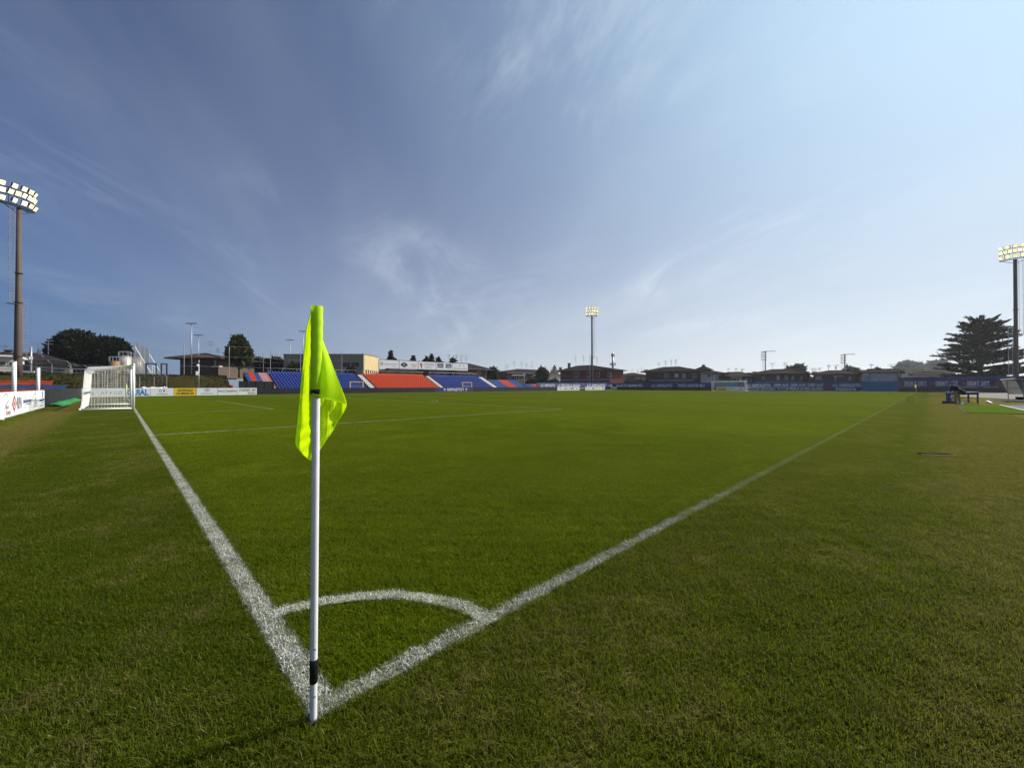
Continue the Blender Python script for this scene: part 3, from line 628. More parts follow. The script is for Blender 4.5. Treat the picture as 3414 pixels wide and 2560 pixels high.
# far end boards (facing down the pitch)
XB = 108.4; NX = np.array((-1., 0, 0)); RX = np.array((0, -1., 0))
def xpt(u, X): return (X, atX(u, 1300, X)[1], 0)
G4 = 'boards behind the far goal'
def eb(u0, u1, lab, m_=None, h=.95): return board_panel('advertising_board', lab, G4, xpt(u0, XB), xpt(u1, XB), h, RX, NX, m_ or m_board)
p = eb(2040, 2056, 'white board with dark band at the far corner'); bpatch(p, 0, -.2, .9, .3, m_greyt, RX, NX)
ue = [2056, 2140, 2220, 2300, 2388]
for i in range(4): eb(ue[i], ue[i+1], 'black board behind the far goal line below the %s' % ['word SEMPRE', 'round red crest', 'second club name', 'word FORZA'][i], m_black)
p = eb(2388.5, 2424, 'yellow board with black slanted word behind the far goal', m_yellow); bt(p, 'ACERBIS', 0, -.1, .4, m_blackt, .85, .03, .3, RX, NX)
p = eb(2424.5, 2460, 'white board with grey line of print behind the far goal'); bpatch(p, -.1, .05, .7, .2, m_greyt, RX, NX)
p = eb(2460.5, 2490, 'white board with dark ring logo behind the far goal'); bring(p, -.15, 0, .34, .2, m_greyt, RX, NX); bpatch(p, .3, 0, .2, .5, m_greyt, RX, NX)
p = eb(2490.5, 2580, 'pale blue-grey board with small dark print past the far goal', mat('board_bluegrey', (.42, .47, .60), .6)); bpatch(p, -.3, 0, .3, .2, m_navyt, RX, NX); bring(p, 0, 0, .24, .1, m_navyt, RX, NX); bpatch(p, .25, .05, .22, .12, m_bluet, RX, NX)
p = eb(2580.5, 2622, 'pale blue-grey board with bold dark four-letter name', mat('board_bluegrey', (.42, .47, .60), .6)); bring(p, -.3, 0, .3, 0, m_navyt, RX, NX); bt(p, 'GAIA', .18, 0, .5, m_navyt, .58, .03, 0, RX, NX)
# near end boards, left of the near goal
XL = -3.72; NL = np.array((1., 0, 0)); RL = np.array((0, 1., 0)); G5 = 'boards behind the near goal line'
def lpt(u): return (XL, atX(u, 1340, XL)[1], 0)
def lb(A, B, lab, m_=None, h=1.0): return board_panel('advertising_board', lab, G5, A, B, h, RL, NL, m_ or m_board)
yA = lpt(37)[1]
p = lb((XL, yA-2.9, 0), (XL, yA, 0), 'white board with black swan-like stroke and small red word'); bt(p, 'Auto', .22, -.08, .17, m_greyt, .22, .0, .2, RL, NL); bt(p, 'Scanni', .30, -.30, .20, m_red, .30, .004, .1, RL, NL)
q = p; t_, c_, W_, H_ = q; b = MB()
for k in range(14):
    a0, a1 = k/14*2.2+.6, (k+1)/14*2.2+.6
    f_ = lambda a, r: c_+RL*((.12+.16*math.cos(a)*r)*W_)+EZ*(.03+H_/2+(.15+.3*math.sin(a)*r)*H_)+NL*.006
    b.quad(f_(a0, 1), f_(a1, 1), f_(a1, .93), f_(a0, .93))
b.build('emblem', m_blackt, t_)
b = MB(); f2 = lambda a, w_: c_+RL*((.02+.3*a)*W_)+EZ*(.03+H_/2+(-.35+.5*a**.5+w_)*H_)+NL*.006
for k in range(10): b.quad(f2(k/10, 0), f2((k+1)/10, 0), f2((k+1)/10, .03), f2(k/10, .03))
b.build('emblem', m_blackt, t_)
for k in (1, 2): lb((XL, yA-2.9*(k+1), 0), (XL, yA-2.9*k, 0), 'plain white board, %s past the swan-stroke board' % ['first', 'second', 'third', 'fourth'][k-1])
p = lb(lpt(37.3), lpt(74), 'white board with dark red diamond and tall grey letters'); t_, c_, W_, H_ = p
for k, (s, mm) in enumerate(((.36, m_red), (.22, m_board), (.12, m_red))):
    MB().quad(*[c_+RL*(-.24+a_*s*.55)*W_+EZ*(.03+H_/2+d_*s*H_)+NL*(.006+.003*k) for a_, d_ in ((-1, 0), (0, -1), (1, 0), (0, 1))]).build('emblem', mm, t_)
bt(p, 'RIPA', .22, 0, .50, m_greyt, .46, .012, 0, RL, NL)
p = lb(lpt(74.2), lpt(105), 'white board with slate blue line across a pale ring'); bring(p, -.2, 0, .32, .27, mat('print_pale', (.55, .56, .6), .6), RL, NL); bpatch(p, 0, .02, .8, .14, m_bluet, RL, NL); bpatch(p, .15, -.12, .5, .05, m_greyt, RL, NL)
p = lb(lpt(105.2), lpt(130), 'white board with stacked small dark print'); [bpatch(p, .0, dz, w_, .05, m_greyt, RL, NL) for dz, w_ in ((.3, .16), (.1, .22), (.02, .22), (-.1, .3), (-.18, .4), (-.3, .5))]
p = lb(lpt(130.2), lpt(148.5), 'white board with tall blue bar over blue print'); bpatch(p, .1, .25, .14, .4, m_cyan, RL, NL); bpatch(p, .0, -.05, .8, .12, m_bluet, RL, NL); bpatch(p, .1, -.2, .4, .05, m_greyt, RL, NL); bpatch(p, 0, -.36, .6, .06, m_greyt, RL, NL)
ys_ = [lpt(148.8)[1], 42, 50, 58, 66.6]
for i in range(4): lb((XL, ys_[i], 0), (XL, ys_[i+1]-.02, 0), 'plain black board %s' % ['next to the white boards with green net', 'left of the goal net', 'behind the goal net', 'by the far corner boards'][i], m_black, 1.05)
# green net rolled along the black boards
P = []
for i in range(40):
    y = ys_[0]+1.2+i*.42; rr = .10+.06*math.sin(i*.9)+.03*math.sin(i*2.3); P.append([(XL+.12+a_*(.55+.12*math.sin(i*.7)), y, .012+z_*rr*1.2) for a_, z_ in ((0, .9), (.25, 1.2), (.55, .8), (.8, .35), (1, .0))])
tag(MB().grid(P).build('ground_net', mat('net_green', (.02, .22, .055), .8, var=.3, scale=5, bump=.8, bscale=30), smooth=True), 'bright green netting heaped at the foot of the black boards', 'netting')
# white rolled covers behind the far boards
for (u0, u1, hh, lab) in ((470, 545, 1.32, 'long white rolled tarpaulin lying behind the blue-lettered board'), (546, 558, 1.38, 'short white bundle at the end of the rolled tarpaulin')):
    a, c = ypt(u0, 68.6), ypt(u1, 68.6); pts = []
    for k in range(9): f_ = k/8; pts.append((a[0]+(c[0]-a[0])*f_, 68.6, hh*.72+.05*math.sin(k*1.7)))
    t = thing('rolled_tarpaulin', lab, 'tarpaulin', (a[0], 68.6, 0)); MB().tube(pts, [.2+.05*math.sin(k*2.1) for k in range(9)], 10).build('roll', m_white, t, True)
    MB().box(min(a[0], c[0])+.1, max(a[0], c[0])-.1, 68.4, 68.8, 0, hh*.72-.12).build('trestle', m_dark, t)
# ------------------------------------------------------------------ corner flags
def far_flag(x, y, lab, az):
    t = thing('corner_flag', lab, 'corner flag', (x, y, 0), 'corner flags of the pitch')
    MB().tube([(x, y, 0), (x, y, 1.55)], .016, 8).build('pole', m_whitegl, t, True)
    dx, dy = math.cos(az), math.sin(az); P = []
    for i in range(9):
        z = 1.54-i*.075; w_ = min(.28, .05+i*.05) if i < 6 else max(.02, .30-(i-5)*.09)
        P.append([(x+dx*w_*k/4+dy*.03*math.sin(k*1.6+i), y+dy*w_*k/4-dx*.03*math.sin(k*1.6+i), z-.05*k/4*i/3) for k in range(5)])
    MB().grid(P).build('flag', m_flag, t, True)
far_flag(0, PW, 'yellow corner flag seen past the goal net before the spaced grey letters board', 1.0)
far_flag(PL, 0, 'yellow corner flag at the far end of the worn touchline, before the violet banners', 2.2)
far_flag(PL, PW, 'small corner flag at the far corner below the brick house', 2.2)
# near flag
base = np.array((0., 0., 0.)); top = atD(1057, 1021, float((np.array((0, 0, 0))-C0)@cF)+.01); t = thing('corner_flag', 'tall white corner pole with fluorescent yellow flag and black band on the corner arc', 'corner flag', base, 'corner flags of the pitch')
ax = top-base; Lp = np.linalg.norm(ax); ax /= Lp; at_ = lambda s: base+ax*s
r_ = .0130
MB().tube([at_(0), at_(.02), at_(Lp-.02), at_(Lp-.006), at_(Lp)], [r_, r_, r_, r_*.8, r_*.3], 24).build('pole', mat('pole_white', (.78, .78, .80), .38, col2=(.60, .59, .57), scale=7), t, True)
def zof(v): # height along the pole for a picture row
    return Lp*(2402-v)/(2402-1021)
MB().tube([at_(zof(2270)), at_(zof(2269)), at_(zof(2193)), at_(zof(2192))], [r_+.0003, r_+.0012, r_+.0012, r_+.0003], 24).build('black_band', mat('band_black', (.008, .008, .009), .35), t, True)
dep = (at_(Lp/2)-C0)@cF
for v in (2155, 2310):
    p_ = at_(zof(v)); tw = (C0-p_); tw[2] = 0; tw /= np.linalg.norm(tw); tw = tw*.94+_R*.34
    MB().tube([p_+tw*(r_-.001), p_+tw*(r_+.0012)], .0035, 10).build('screw', m_steel, t)
MB().tube([at_(.0), at_(.012)], .020, 20).build('ground_socket', m_dark, t)
# sleeve and cloth, traced in the plane of the pole and given folds
def fp(u, v, d): return atD(u, v, dep+d)
sl = MB(); rows = []
for k in range(25):
    f_ = k/24; v = 1021+(1321-1021)*f_; cc = at_(zof(v)); rr = .0195+.0015*f_+.0008*math.sin(k*1.9); ring = []
    for j in range(25):
        a_ = 2*math.pi*j/24; e = 1+.05*math.sin(a_*2+f_*5); ring.append(cc+_R*math.cos(a_)*rr*e+np.array([cF[0], cF[1], 0])*math.sin(a_)*rr*e)
    rows.append(ring)
sl.grid(rows); sl.build('flag_sleeve', m_flag2, t, True)
MB().tube([at_(zof(1322)), at_(zof(1321)), at_(zof(1317)), at_(zof(1316))], [.0205, .0222, .0222, .0205], 24).build('sleeve_hem', m_flag2, t, True)
lab_ = MB().tube([at_(zof(1314)), at_(zof(1313.5)), at_(zof(1299)), at_(zof(1298.5))], [.0208, .0219, .0219, .0208], 24); lab_.build('sleeve_tape', mat('band_black', (.008, .008, .009), .35), t, True)
def interp(tab, v): return float(np.interp(v, [q[0] for q in tab], [q[1] for q in tab]))
Lf = [(1022, 1050), (1032, 1039), (1060, 1031), (1100, 1021), (1200, 1012), (1300, 1002), (1400, 993), (1460, 986), (1480, 985), (1495, 993), (1520, 1015), (1534, 1031), (1538, 1040)]
Rf = [(1022, 1066), (1110, 1067), (1116, 1069), (1150, 1083), (1220, 1110), (1290, 1138), (1338, 1155), (1355, 1155), (1372, 1148), (1400, 1130), (1450, 1100), (1505, 1062), (1538, 1042)]
def cloth_d(u, v):
    g_ = min(1, (v-1022)/180); xx = (u-1050)/100
    d = .030+g_*(.020*math.cos((u-1003)/9.5+v*.004)*(.35+.65*g_)*(1 if u < 1042 else .25)+.030*max(0, xx)+.012*math.sin((u-1060)/15+(v-1200)/60)*(1 if u > 1060 else .2))
    if u < 1042: d += .035*g_*(1042-u)/50
    lo = max(0, min(1, (v-1380)/60)); d += lo*.010*math.sin(u/7+v/11)*math.sin(v/17-u/23)
    d += g_*.0022*math.sin(u*.55+v*.16)*math.sin(v*.11-u*.2)+g_*.003*math.sin((u*.8-v*.25)/6)
    return d
rows = []
for k in range(131):
    v = 1023+(1537.5-1023)*k/130; l_, r__ = interp(Lf, v), interp(Rf, v)
    rows.append([fp(l_+(r__-l_)*j/70, v, cloth_d(l_+(r__-l_)*j/70, v)) for j in range(71)])
for tab, vv in ((Lf, np.linspace(1034, 1536, 60)), (Rf, np.linspace(1345, 1536, 40))):
    MB().tube([fp(interp(tab, v), v, cloth_d(interp(tab, v), v)) for v in vv], .0013, 6).build('hem', m_flag2, t, True)
sg = 1 if True else -1
for tab, sgn, vv in ((Lf, 1, np.linspace(1040, 1500, 50)), (Rf, -1, np.linspace(1375, 1500, 30))):
    MB().tube([fp(interp(tab, v)+sgn*7, v, cloth_d(interp(tab, v)+sgn*7, v)-.0012) for v in vv], .0006, 5).build('seam', m_flag2, t, True)
fl = MB().grid(rows).build('flag', m_flag, t, True)
rows = []
for k in range(41):      # front fold: hangs from the sleeve's right side
    f_ = k/40; v0 = 1112+f_*226; l_ = 1064-.5*f_; r__ = interp(Rf, v0)+.5; row = []
    for j in range(25):
        g_ = j/24; u = l_+(r__-l_)*g_; v = v0+(g_**1.5)*(10*f_)-(1-g_)*f_*13
        d = -.004+g_*(.026)+.010*math.sin(g_*5+f_*4)*f_*(1-g_)-.006*math.sin(math.pi*g_)*f_
        row.append(fp(u, v, d))
    rows.append(row)
ff = MB().grid(rows); fo = ff.build('flag_fold', m_flag, t, True)
hem = [fp(1064+(1156-1064)*q, 1338+(q**1.5)*10-(1-q)*13, -.005+q*.026+.010*math.sin(q*5+4)*(1-q)-.006*math.sin(math.pi*q)) for q in np.linspace(0, 1, 20)]
MB().tube(hem, .0016, 6).build('hem', m_flag2, t, True)
hl = [fp(interp(Lf, v)+1, v, .03+.055*min(1, (v-1022)/180)) for v in np.linspace(1030, 1480, 30)]
# ------------------------------------------------------------------ goals
def goal(x, s, lab, fine, ny):
    """goal line at x, net running to x+s*depth"""
    t = thing('football_goal', lab, 'goal', (x, GY, 0), 'goals of the pitch'); y0, y1 = GY-3.72, GY+3.72; r = .06; H = 2.5-.06; dp = 2.0*s
    xo = x+.06*(1 if s < 0 else -1)*0
    for y in (y0, y1):
        MB().tube([(xo, y, 0), (xo, y, H-.0)], r, 14).build('post', m_whitegl, t, True)
    MB().tube([(xo, y0-.06, H), (xo, y1+.06, H)], r, 14).build('crossbar', m_whitegl, t, True)
    zb = .07
    for y in (y0, y1):
        MB().tube([(xo+s*.06, y, zb), (xo+dp, y, zb)], .045, 10).build('base_bar', m_whitegl, t, True)
    MB().tube([(xo+dp, y0-.05, zb), (xo+dp, y1+.05, zb)], .05, 10).build('base_bar', m_whitegl, t, True)
    # net: top runs back nearly level to the ropes, then falls to the base bar; sides close it
    sp = .12 if fine else .3; rad = .0046 if fine else .012
    prof = [(0, H), (.4, H-.07), (.9, H-.13), (1.4, H-.17), (1.72, H-.19), (1.82, H-.30), (1.86, H-.8), (1.89, H-1.4), (1.92, H-1.9), (1.97, zb+.02)]
    pl = [0]
    for a_, c_ in zip(prof, prof[1:]): pl.append(pl[-1]+math.hypot(c_[0]-a_[0], c_[1]-a_[1]))
    def pos(l_): return float(np.interp(l_, pl, [q[0] for q in prof])), float(np.interp(l_, pl, [q[1] for q in prof]))
    def sag(y): f_ = (y-y0)/(y1-y0); return 4*f_*(1-f_)
    def top_pt(l_, y):
        a_, z_ = pos(l_); bulge = .10*sag(y)*math.sin(min(1, l_/pl[-1])*math.pi)
        return (xo+s*(a_), y, z_-bulge)
    b = MB(); nl = int(pl[-1]/sp); nw = int((y1-y0)/sp)
    for i in range(nw+1):
        y = y0+(y1-y0)*i/nw; b.tube([top_pt(pl[-1]*k/14, y) for k in range(15)], rad, 4, False)
    for i in range(nl+1):
        b.tube([top_pt(pl[-1]*i/nl, y0+(y1-y0)*k/14) for k in range(15)], rad, 4, False)
    for y in (y0, y1):
        nn = int(1.95/sp)
        for i in range(1, nn+1):
            a_ = 1.95*i/nn
            zt = float(np.interp(a_, [q[0] for q in prof], [q[1] for q in prof])); wob = .03*math.sin(i*1.7)
            b.tube([(xo+s*(a_+wob*math.sin(k/6*math.pi)), y+.05*math.sin(k/6*math.pi)*math.sin(i*.6), zb+(zt-zb)*k/6) for k in range(7)], rad, 4, False)
        nz = int((H-.1)/sp)
        for i in range(1, nz+1):
            z_ = zb+(H-zb)*i/nz; a1 = float(np.interp(-z_, [-q[1] for q in prof], [q[0] for q in prof]))
            if a1 < .06: continue
            b.tube([(xo+s*a1*k/5, y+.04*math.sin(k/5*math.pi)*math.sin(i*.8), z_-.025*math.sin(k/5*math.pi)) for k in range(6)], rad, 4, False)
    b.build('net', m_net, t)
    MB().tube([top_pt(pl[4], y0+(y1-y0)*k/12) for k in range(13)], .012, 6).build('net_rope', m_net, t); MB().tube([top_pt(pl[5], y0+(y1-y0)*k/12) for k in range(13)], .012, 6).build('net_rope', m_net, t)
    return t
goal(0, -1, 'white football goal with sagging net beside the spaced-letter board', True, 60); goal(PL, 1, 'small white football goal at the far end before the blue banners', False, 20)
# white posts that carry the net ropes of the near goal
for (u, vt, w_, yn) in ((47, 1207, 13, GY-3.72), (127, 1227, 9.5, GY+3.72)):
    X = -5.6; p_ = atX(u, 1300, X); zt = atX(u, vt, X)[2]; r = .11
    t = thing('net_post', 'white post holding a net rope, %s' % ('the one next to the floodlight mast' if u < 60 else 'the one between floodlight mast and goal net'), 'post', (p_[0], p_[1], 0), 'white posts of the net ropes')
    MB().tube([(p_[0], p_[1], 0), (p_[0], p_[1], zt)], r, 12).build('post', m_white, t, True); MB().tube([(p_[0], p_[1], zt+.002), (p_[0], p_[1], zt+.04)], r*1.12, 12).build('cap', m_whitegl, t)
    e = np.array((-1.55, yn, 2.14)); a_ = np.array((p_[0]+.1, p_[1], zt-.12))
    MB().tube([a_+(e-a_)*k/10-EZ*.10*math.sin(k/10*math.pi) for k in range(11)], .016, 5).build('rope', m_net, t)
# ------------------------------------------------------------------ floodlight masts
def floodmast(p_, H, lab, face, lean=0, lad_side=1, lit=True, r0=.40, r1=.26, basez=0):
    """face: direction the lamps look (unit xy)"""
    p_ = np.array((p_[0], p_[1], basez)); t = thing('floodlight_mast', lab, 'floodlight mast', p_, 'tall lit floodlight masts')
    fx = np.array((face[0], face[1], 0.)); sx = np.array((-fx[1], fx[0], 0.))
    MB().tube([p_, p_+EZ*H*.12, p_+EZ*H*.45, p_+EZ*H*.455, p_+EZ*H], [r0, r0*.95, r0*.80, r0*.72, r1], 16).build('shaft', m_rust, t, True)
    for f_ in (.14, .45, .62): MB().tube([p_+EZ*(H*f_-.06), p_+EZ*(H*f_+.06)], r0*1.18-f_*.12, 16).build('collar', m_dark, t)
    # ladders with cage hoops
    for (z0, z1, side) in ((H*.12, H*.48, -lad_side), (H*.44, H*.99, lad_side)):
        b = MB(); o = sx*side*(r0+.16); hw = .24
        for s in (-1, 1): b.tube([p_+o+sx*side*(.12+hw*s)+EZ*z0, p_+o+sx*side*(.12+hw*s)+EZ*z1], .03, 5)
        z = z0
        while z < z1: b.tube([p_+o+sx*side*(.12-hw)+EZ*z, p_+o+sx*side*(.12+hw)+EZ*z], .026, 4); z += .42
        z = z0+.5
        while z < z1: b.tube([p_+o+sx*side*(.12-hw)+EZ*z, p_+o+sx*side*.12-fx*.5+EZ*z, p_+o+sx*side*(.12+hw)+EZ*z], .012, 4); z += 1.26
        b.build('ladder', m_steel, t); MB().obox(p_+o*.9+sx*side*.12+EZ*(z0-.05), sx*(.42), fx*.3, EZ*.03).build('platform', m_dark, t)
    # head frame: three curved rails
    hw = 1.85; zt = H+.1
    def arc(s, z): return p_+sx*s*hw+fx*(.55-.75*s*s)+EZ*z
    for z in (zt, zt+1.0, zt+1.9):
        MB().tube([arc(k/8-1, z) for k in range(17)], .06, 6).build('rail', m_dark, t)
    for k in range(7): MB().tube([arc(k/3-1, zt), arc(k/3-1, zt+1.95)], .035, 5).build('upright', m_dark, t)
    for s in (-.95, .95): MB().tube([p_+EZ*(H-.8), arc(s, zt-.05)], .045, 6).build('brace', m_dark, t)
    b = MB()
    for k in range(17): s = k/8-1; b.bar(arc(s, zt-.02), arc(s, zt-.02)-fx*.9, .05)
    b.tube([arc(k/8-1, zt-.02)-fx*.9 for k in range(17)], .04, 5); b.build('catwalk', m_dark, t)
    rows = [(zt+.42, 5, .92), (zt+1.36, 7, .92), (zt+2.2, 5, .92)]
    for ri, (z, n, ext) in enumerate(rows):
        for i in range(n):
            s = -ext+2*ext*i/(n-1) if n > 1 else 0; yaw_ = s*.38+random.gauss(0, .2); c = arc(s, z)+fx*.16
            d = fx*math.cos(yaw_)+sx*math.sin(yaw_); til = math.radians(random.uniform(18, 30)); dn = d*math.cos(til)-EZ*math.sin(til); rt = np.cross(EZ, d); up_ = np.cross(dn, rt); up_ = up_ if up_[2] > 0 else -up_
            w_, h_ = .27, .30
            hd = MB().obox(c-dn*.14, rt*w_*.9, up_*h_*.85, dn*.09).obox(c-dn*.03, rt*w_, up_*h_, dn*.025).build('lamp', m_dark, t)
            lens = MB()
            for q in range(4): lens.obox(c+dn*.012+up_*h_*(-.72+.48*q), rt*w_*.9, up_*h_*.19, dn*.012)
            lens.build('lens', m_lampw if random.random() < .25 else m_lamp, hd)
    return t
pm = atD(60, 1262, 50.4); floodmast(pm, 21.6, 'rusty-toned floodlight mast with lit lamps above the orange and blue terrace', (.72, -.694), lad_side=-1, basez=2.0, r0=.39, r1=.21)
pm = atD(1974, 1290, 127); floodmast(pm, 23.3, 'lit floodlight mast in front of the red brick house', (-.70, -.71), lad_side=1, r0=.36)
pm = atD(3388, 1290, 73.6); floodmast(pm, 24.3, 'lit floodlight mast beside the dark cedar and violet banners', (-.99, .11), lad_side=1, r0=.36)
# slim unlit mast behind the banners
for (u, vt, D, lab) in ((2552, 1172, 128, 'slim unlit mast with caged ladder rising before the grey-brown house'), (2817, 1182, 128, 'slim unlit mast with caged ladder rising by the low wide house')):
    p_ = atD(u, 1290, D); p_[2] = 0; zt = atD(u, vt, D)[2]; t = thing('lamp_mast', lab, 'floodlight mast', p_, 'slim unlit masts')
    MB().tube([p_, p_+EZ*zt], [.22, .15], 10).build('shaft', m_steel, t, True)
    b = MB(); o = -cR*.75
    for s in (-.22, .22): b.tube([p_+o+cR*s+EZ*zt*.35, p_+o+cR*s+EZ*zt], .03, 5)
    z = zt*.35
    while z < zt: b.tube([p_+o-cR*.22+EZ*z, p_+o+cR*.22+EZ*z], .022, 4); z += .5
    b.build('ladder', m_steel, t); b = MB()
    for z in (zt-.2, zt-1.0, zt-1.8, zt-2.6): b.obox(p_-cR*.5+EZ*z, cR*.75, cF*.4, EZ*.05)
    for s in (-1.2, .2): b.tube([p_+cR*s+EZ*(zt-2.6), p_+cR*s+EZ*zt], .03, 5)
    b.build('platform', m_dark, t); MB().bar(p_+EZ*(zt+.05)-cR*.6, p_+EZ*(zt+.12)+cR*3.2, .16).build('arm', m_steel, t)
# street-style lamp posts on the bank
def tee_lamp(u, vt, vb, D, lab):
    p_ = atD(u, vb, D); zb = p_[2]; zt = atD(u, vt, D)[2]; t = thing('lamp_post', lab, 'lamp post', p_, 'slim lamp posts of the training ground')
    MB().tube([p_, p_+EZ*(zt-zb)], [.10, .06], 8).build('post', m_steel, t, True); MB().bar(p_+EZ*(zt-zb)-cR*.9, p_+EZ*(zt-zb)+cR*.9, .07).build('cross_arm', m_steel, t)
    for s in (-.75, -.25, .25, .75): MB().obox(p_+EZ*(zt-zb+.05)+cR*s, cR*.2, cF*.16, EZ*.05).build('lamp_head', m_dark, t)
tee_lamp(638, 1079, 1250, 74, 'tallest slim lamp post, before the low brown house'); tee_lamp(661.5, 1118, 1250, 88, 'slim lamp post just right of the tallest one, before the low brown house')
tee_lamp(967, 1134, 1243, 100, 'slim lamp post at the left end of the grey hall'); tee_lamp(1011, 1105, 1243, 92, 'slim lamp post before the grey hall, behind the flag')
# camera / loudspeaker poles
def speaker_pole(u, vt, vb, D, lab):
    p_ = atD(u, vb, D); p_[2] = max(0, p_[2]) if D > 60 else 0; zt = atD(u, vt, D)[2]; t = thing('loudspeaker_pole', lab, 'pole', p_, 'poles with loudspeakers')
    MB().tube([p_, (p_[0], p_[1], zt)], .07, 8).build('post', m_steel, t, True)
    MB().obox((p_[0], p_[1], zt-.25), cR*.32, cF*.22, EZ*.22).build('loudspeaker', m_board, t); MB().obox(np.array((p_[0], p_[1], zt-1.1)), cR*.16, cF*.12, EZ*.4).build('box', m_white, t)
speaker_pole(1748, 1245, 1290, 118, 'pole with white loudspeaker by the low striped terrace')
p_ = ypt(662.5, 70.5); t = thing('camera_pole', 'steel pole with white dome camera and boxes before the grassy bank', 'pole', p_)
MB().tube([p_, (p_[0], p_[1], 5.0)], .065, 8).build('post', m_steel, t, True)
b = MB(); cc = np.array((p_[0]-.15, p_[1]-.2, atY(661, 1219, 70.5)[2])); rows = [[cc+np.array((math.sin(i/7*math.pi)*math.cos(j/10*2*math.pi), math.sin(i/7*math.pi)*math.sin(j/10*2*math.pi), math.cos(i/7*math.pi)))*.19 for j in range(11)] for i in range(8)]
b.grid(rows); b.build('dome_camera', m_whitegl, t, True); z_ = atY(661, 1243, 70.5)[2]; MB().box(p_[0]-.35, p_[0]-.06, p_[1]-.15, p_[1]+.1, z_-.32, z_+.22).build('box', m_white, t); MB().box(p_[0]-.25, p_[0]+.2, p_[1]-.1, p_[1]+.1, cc[2]+.3, cc[2]+.42).build('bracket', m_dark, t)
# ------------------------------------------------------------------ end fence with banners
XF = 113.0
def banner(u0, u1, v0, v1, lab, m_, grp='banners on the end fence', z0=None, z1=None, X=XF, base=True):
    a, c = atX(u0, 1290, X), atX(u1, 1290, X); uc = (u0+u1)/2; zt = z1 if z1 else atX(uc, v0, X)[2]; zb = z0 if z0 is not None else max(.05, atX(uc, v1, X)[2])
    t = thing('banner', lab, 'banner', (X, (a[1]+c[1])/2, 0), grp); n = max(2, int(abs(a[1]-c[1])/.8)); P = []
    for i in range(n+1):
        y = a[1]+(c[1]-a[1]-.0)*i/n; P.append([(X-.06+.035*math.sin(i*1.3+k*.8)*(0 if k in (0, 4) else 1), y+(.012 if i == 0 else (-.012 if i == n else 0))*-1, zb+(zt-zb)*k/4) for k in range(5)])
    MB().grid(P).build('cloth', m_, t, True)
    for i in range(n//3+1):
        y = a[1]+(c[1]-a[1])*i/max(1, n//3); MB().tube([(X+.04, y, 0), (X+.04, y, zt+.12)], .035, 6).build('post', m_dark, t)
    return t, np.array((X-.11, (a[1]+c[1])/2, (zt+zb)/2)), abs(a[1]-c[1]), zt-zb
def btx(p, s, u, v, hpx, wpx, mm=None, bold=.04, X=XF-.12):
    t = p[0]; c = atX(u, v, X); D = (c-C0)@cF; a, d = atX(u-wpx/2, v, X), atX(u+wpx/2, v, X)
    return put_text(t, s, c, RX, hpx*1.08*D/FPX, mm or m_wtext, abs(a[1]-d[1]), bold)
def crest(p, u, v, rpx, X=XF-.12, ma=None):
    c = atX(u, v, X); D = (c-C0)@cF; r = rpx*.8*D/FPX; disc(c, RX, r, r*.72, sx=1.1).build('crest_ring', ma or m_red, p[0]); disc(c+np.array((-.004, 0, 0)), RX, r*.45, 0, sx=1.1).build('crest_shield', m_red if ma is None else m_orangel, p[0])
ZB1, ZT1 = .35, 2.15
p = banner(2042, 2150, 0, 0, 'blue banner with slogan ending in SEMPRE PIU and half a red crest', m_blueb, z0=ZB1, z1=ZT1); btx(p, 'IN ALTO SEMPRE PIÙ', 2098, 1285, 8, 86)
p = banner(2150.5, 2250, 0, 0, 'blue banner with red crest and club name below the brown house', m_blueb, z0=ZB1, z1=ZT1); crest(p, 2160.5, 1288.5, 6.5); btx(p, 'A.C. OSPITALETTO', 2206, 1286, 8, 70)
p = banner(2250.5, 2372, 0, 0, 'blue banner with FORZA slogan left of the far goal', m_blueb, z0=ZB1, z1=ZT1); btx(p, 'FORZA ARANCIO BLU', 2304, 1285.5, 8.5, 88)
p = banner(2372.5, 2462, 0, 0, 'light blue plain banner seen through the far goal', m_bluel, z0=ZB1, z1=ZT1)
p = banner(2462.5, 2572, 0, 0, 'blue banner with red crest and club name right of the far goal', m_blueb, z0=ZB1, z1=ZT1); crest(p, 2472, 1288, 6.5); btx(p, 'A.C. OSPITALETTO', 2527, 1285, 8, 84)
p = banner(2572.5, 2745, 0, 0, 'blue banner with two rows of white slogan', m_blueb, z0=.15, z1=ZT1); btx(p, "OSPI ALE', OSPI ALE', OSPI ALE'", 2660, 1284.5, 8, 165); btx(p, 'LA FEDE E LA MIA GLORIA', 2680, 1295.5, 8, 128)
p = banner(2745.5, 2871, 0, 0, 'blue banner with orange crest and club name over a place name', m_blueb, z0=.15, z1=ZT1); crest(p, 2759.5, 1290, 9); btx(p, 'A.C. OSPITALETTO', 2821, 1285, 8.5, 96); btx(p, 'Franciacorta', 2820, 1296.5, 8, 68)
ue = [2871.5, 2901, 2932, 2963, 2996]
for i in range(4): banner(ue[i], ue[i+1]-.3, 0, 0, 'plain light blue panel, number %s counted from the crest banner' % ['one', 'two', 'three', 'four'][i], m_bluel, 'plain blue panels of the end fence', z0=.15, z1=2.2)
ue = [2997, 3096, 3203, 3307, 3520]; du = [(3052, 3004), (3157, 3109), (3262, 3214), (3428, 3329)]
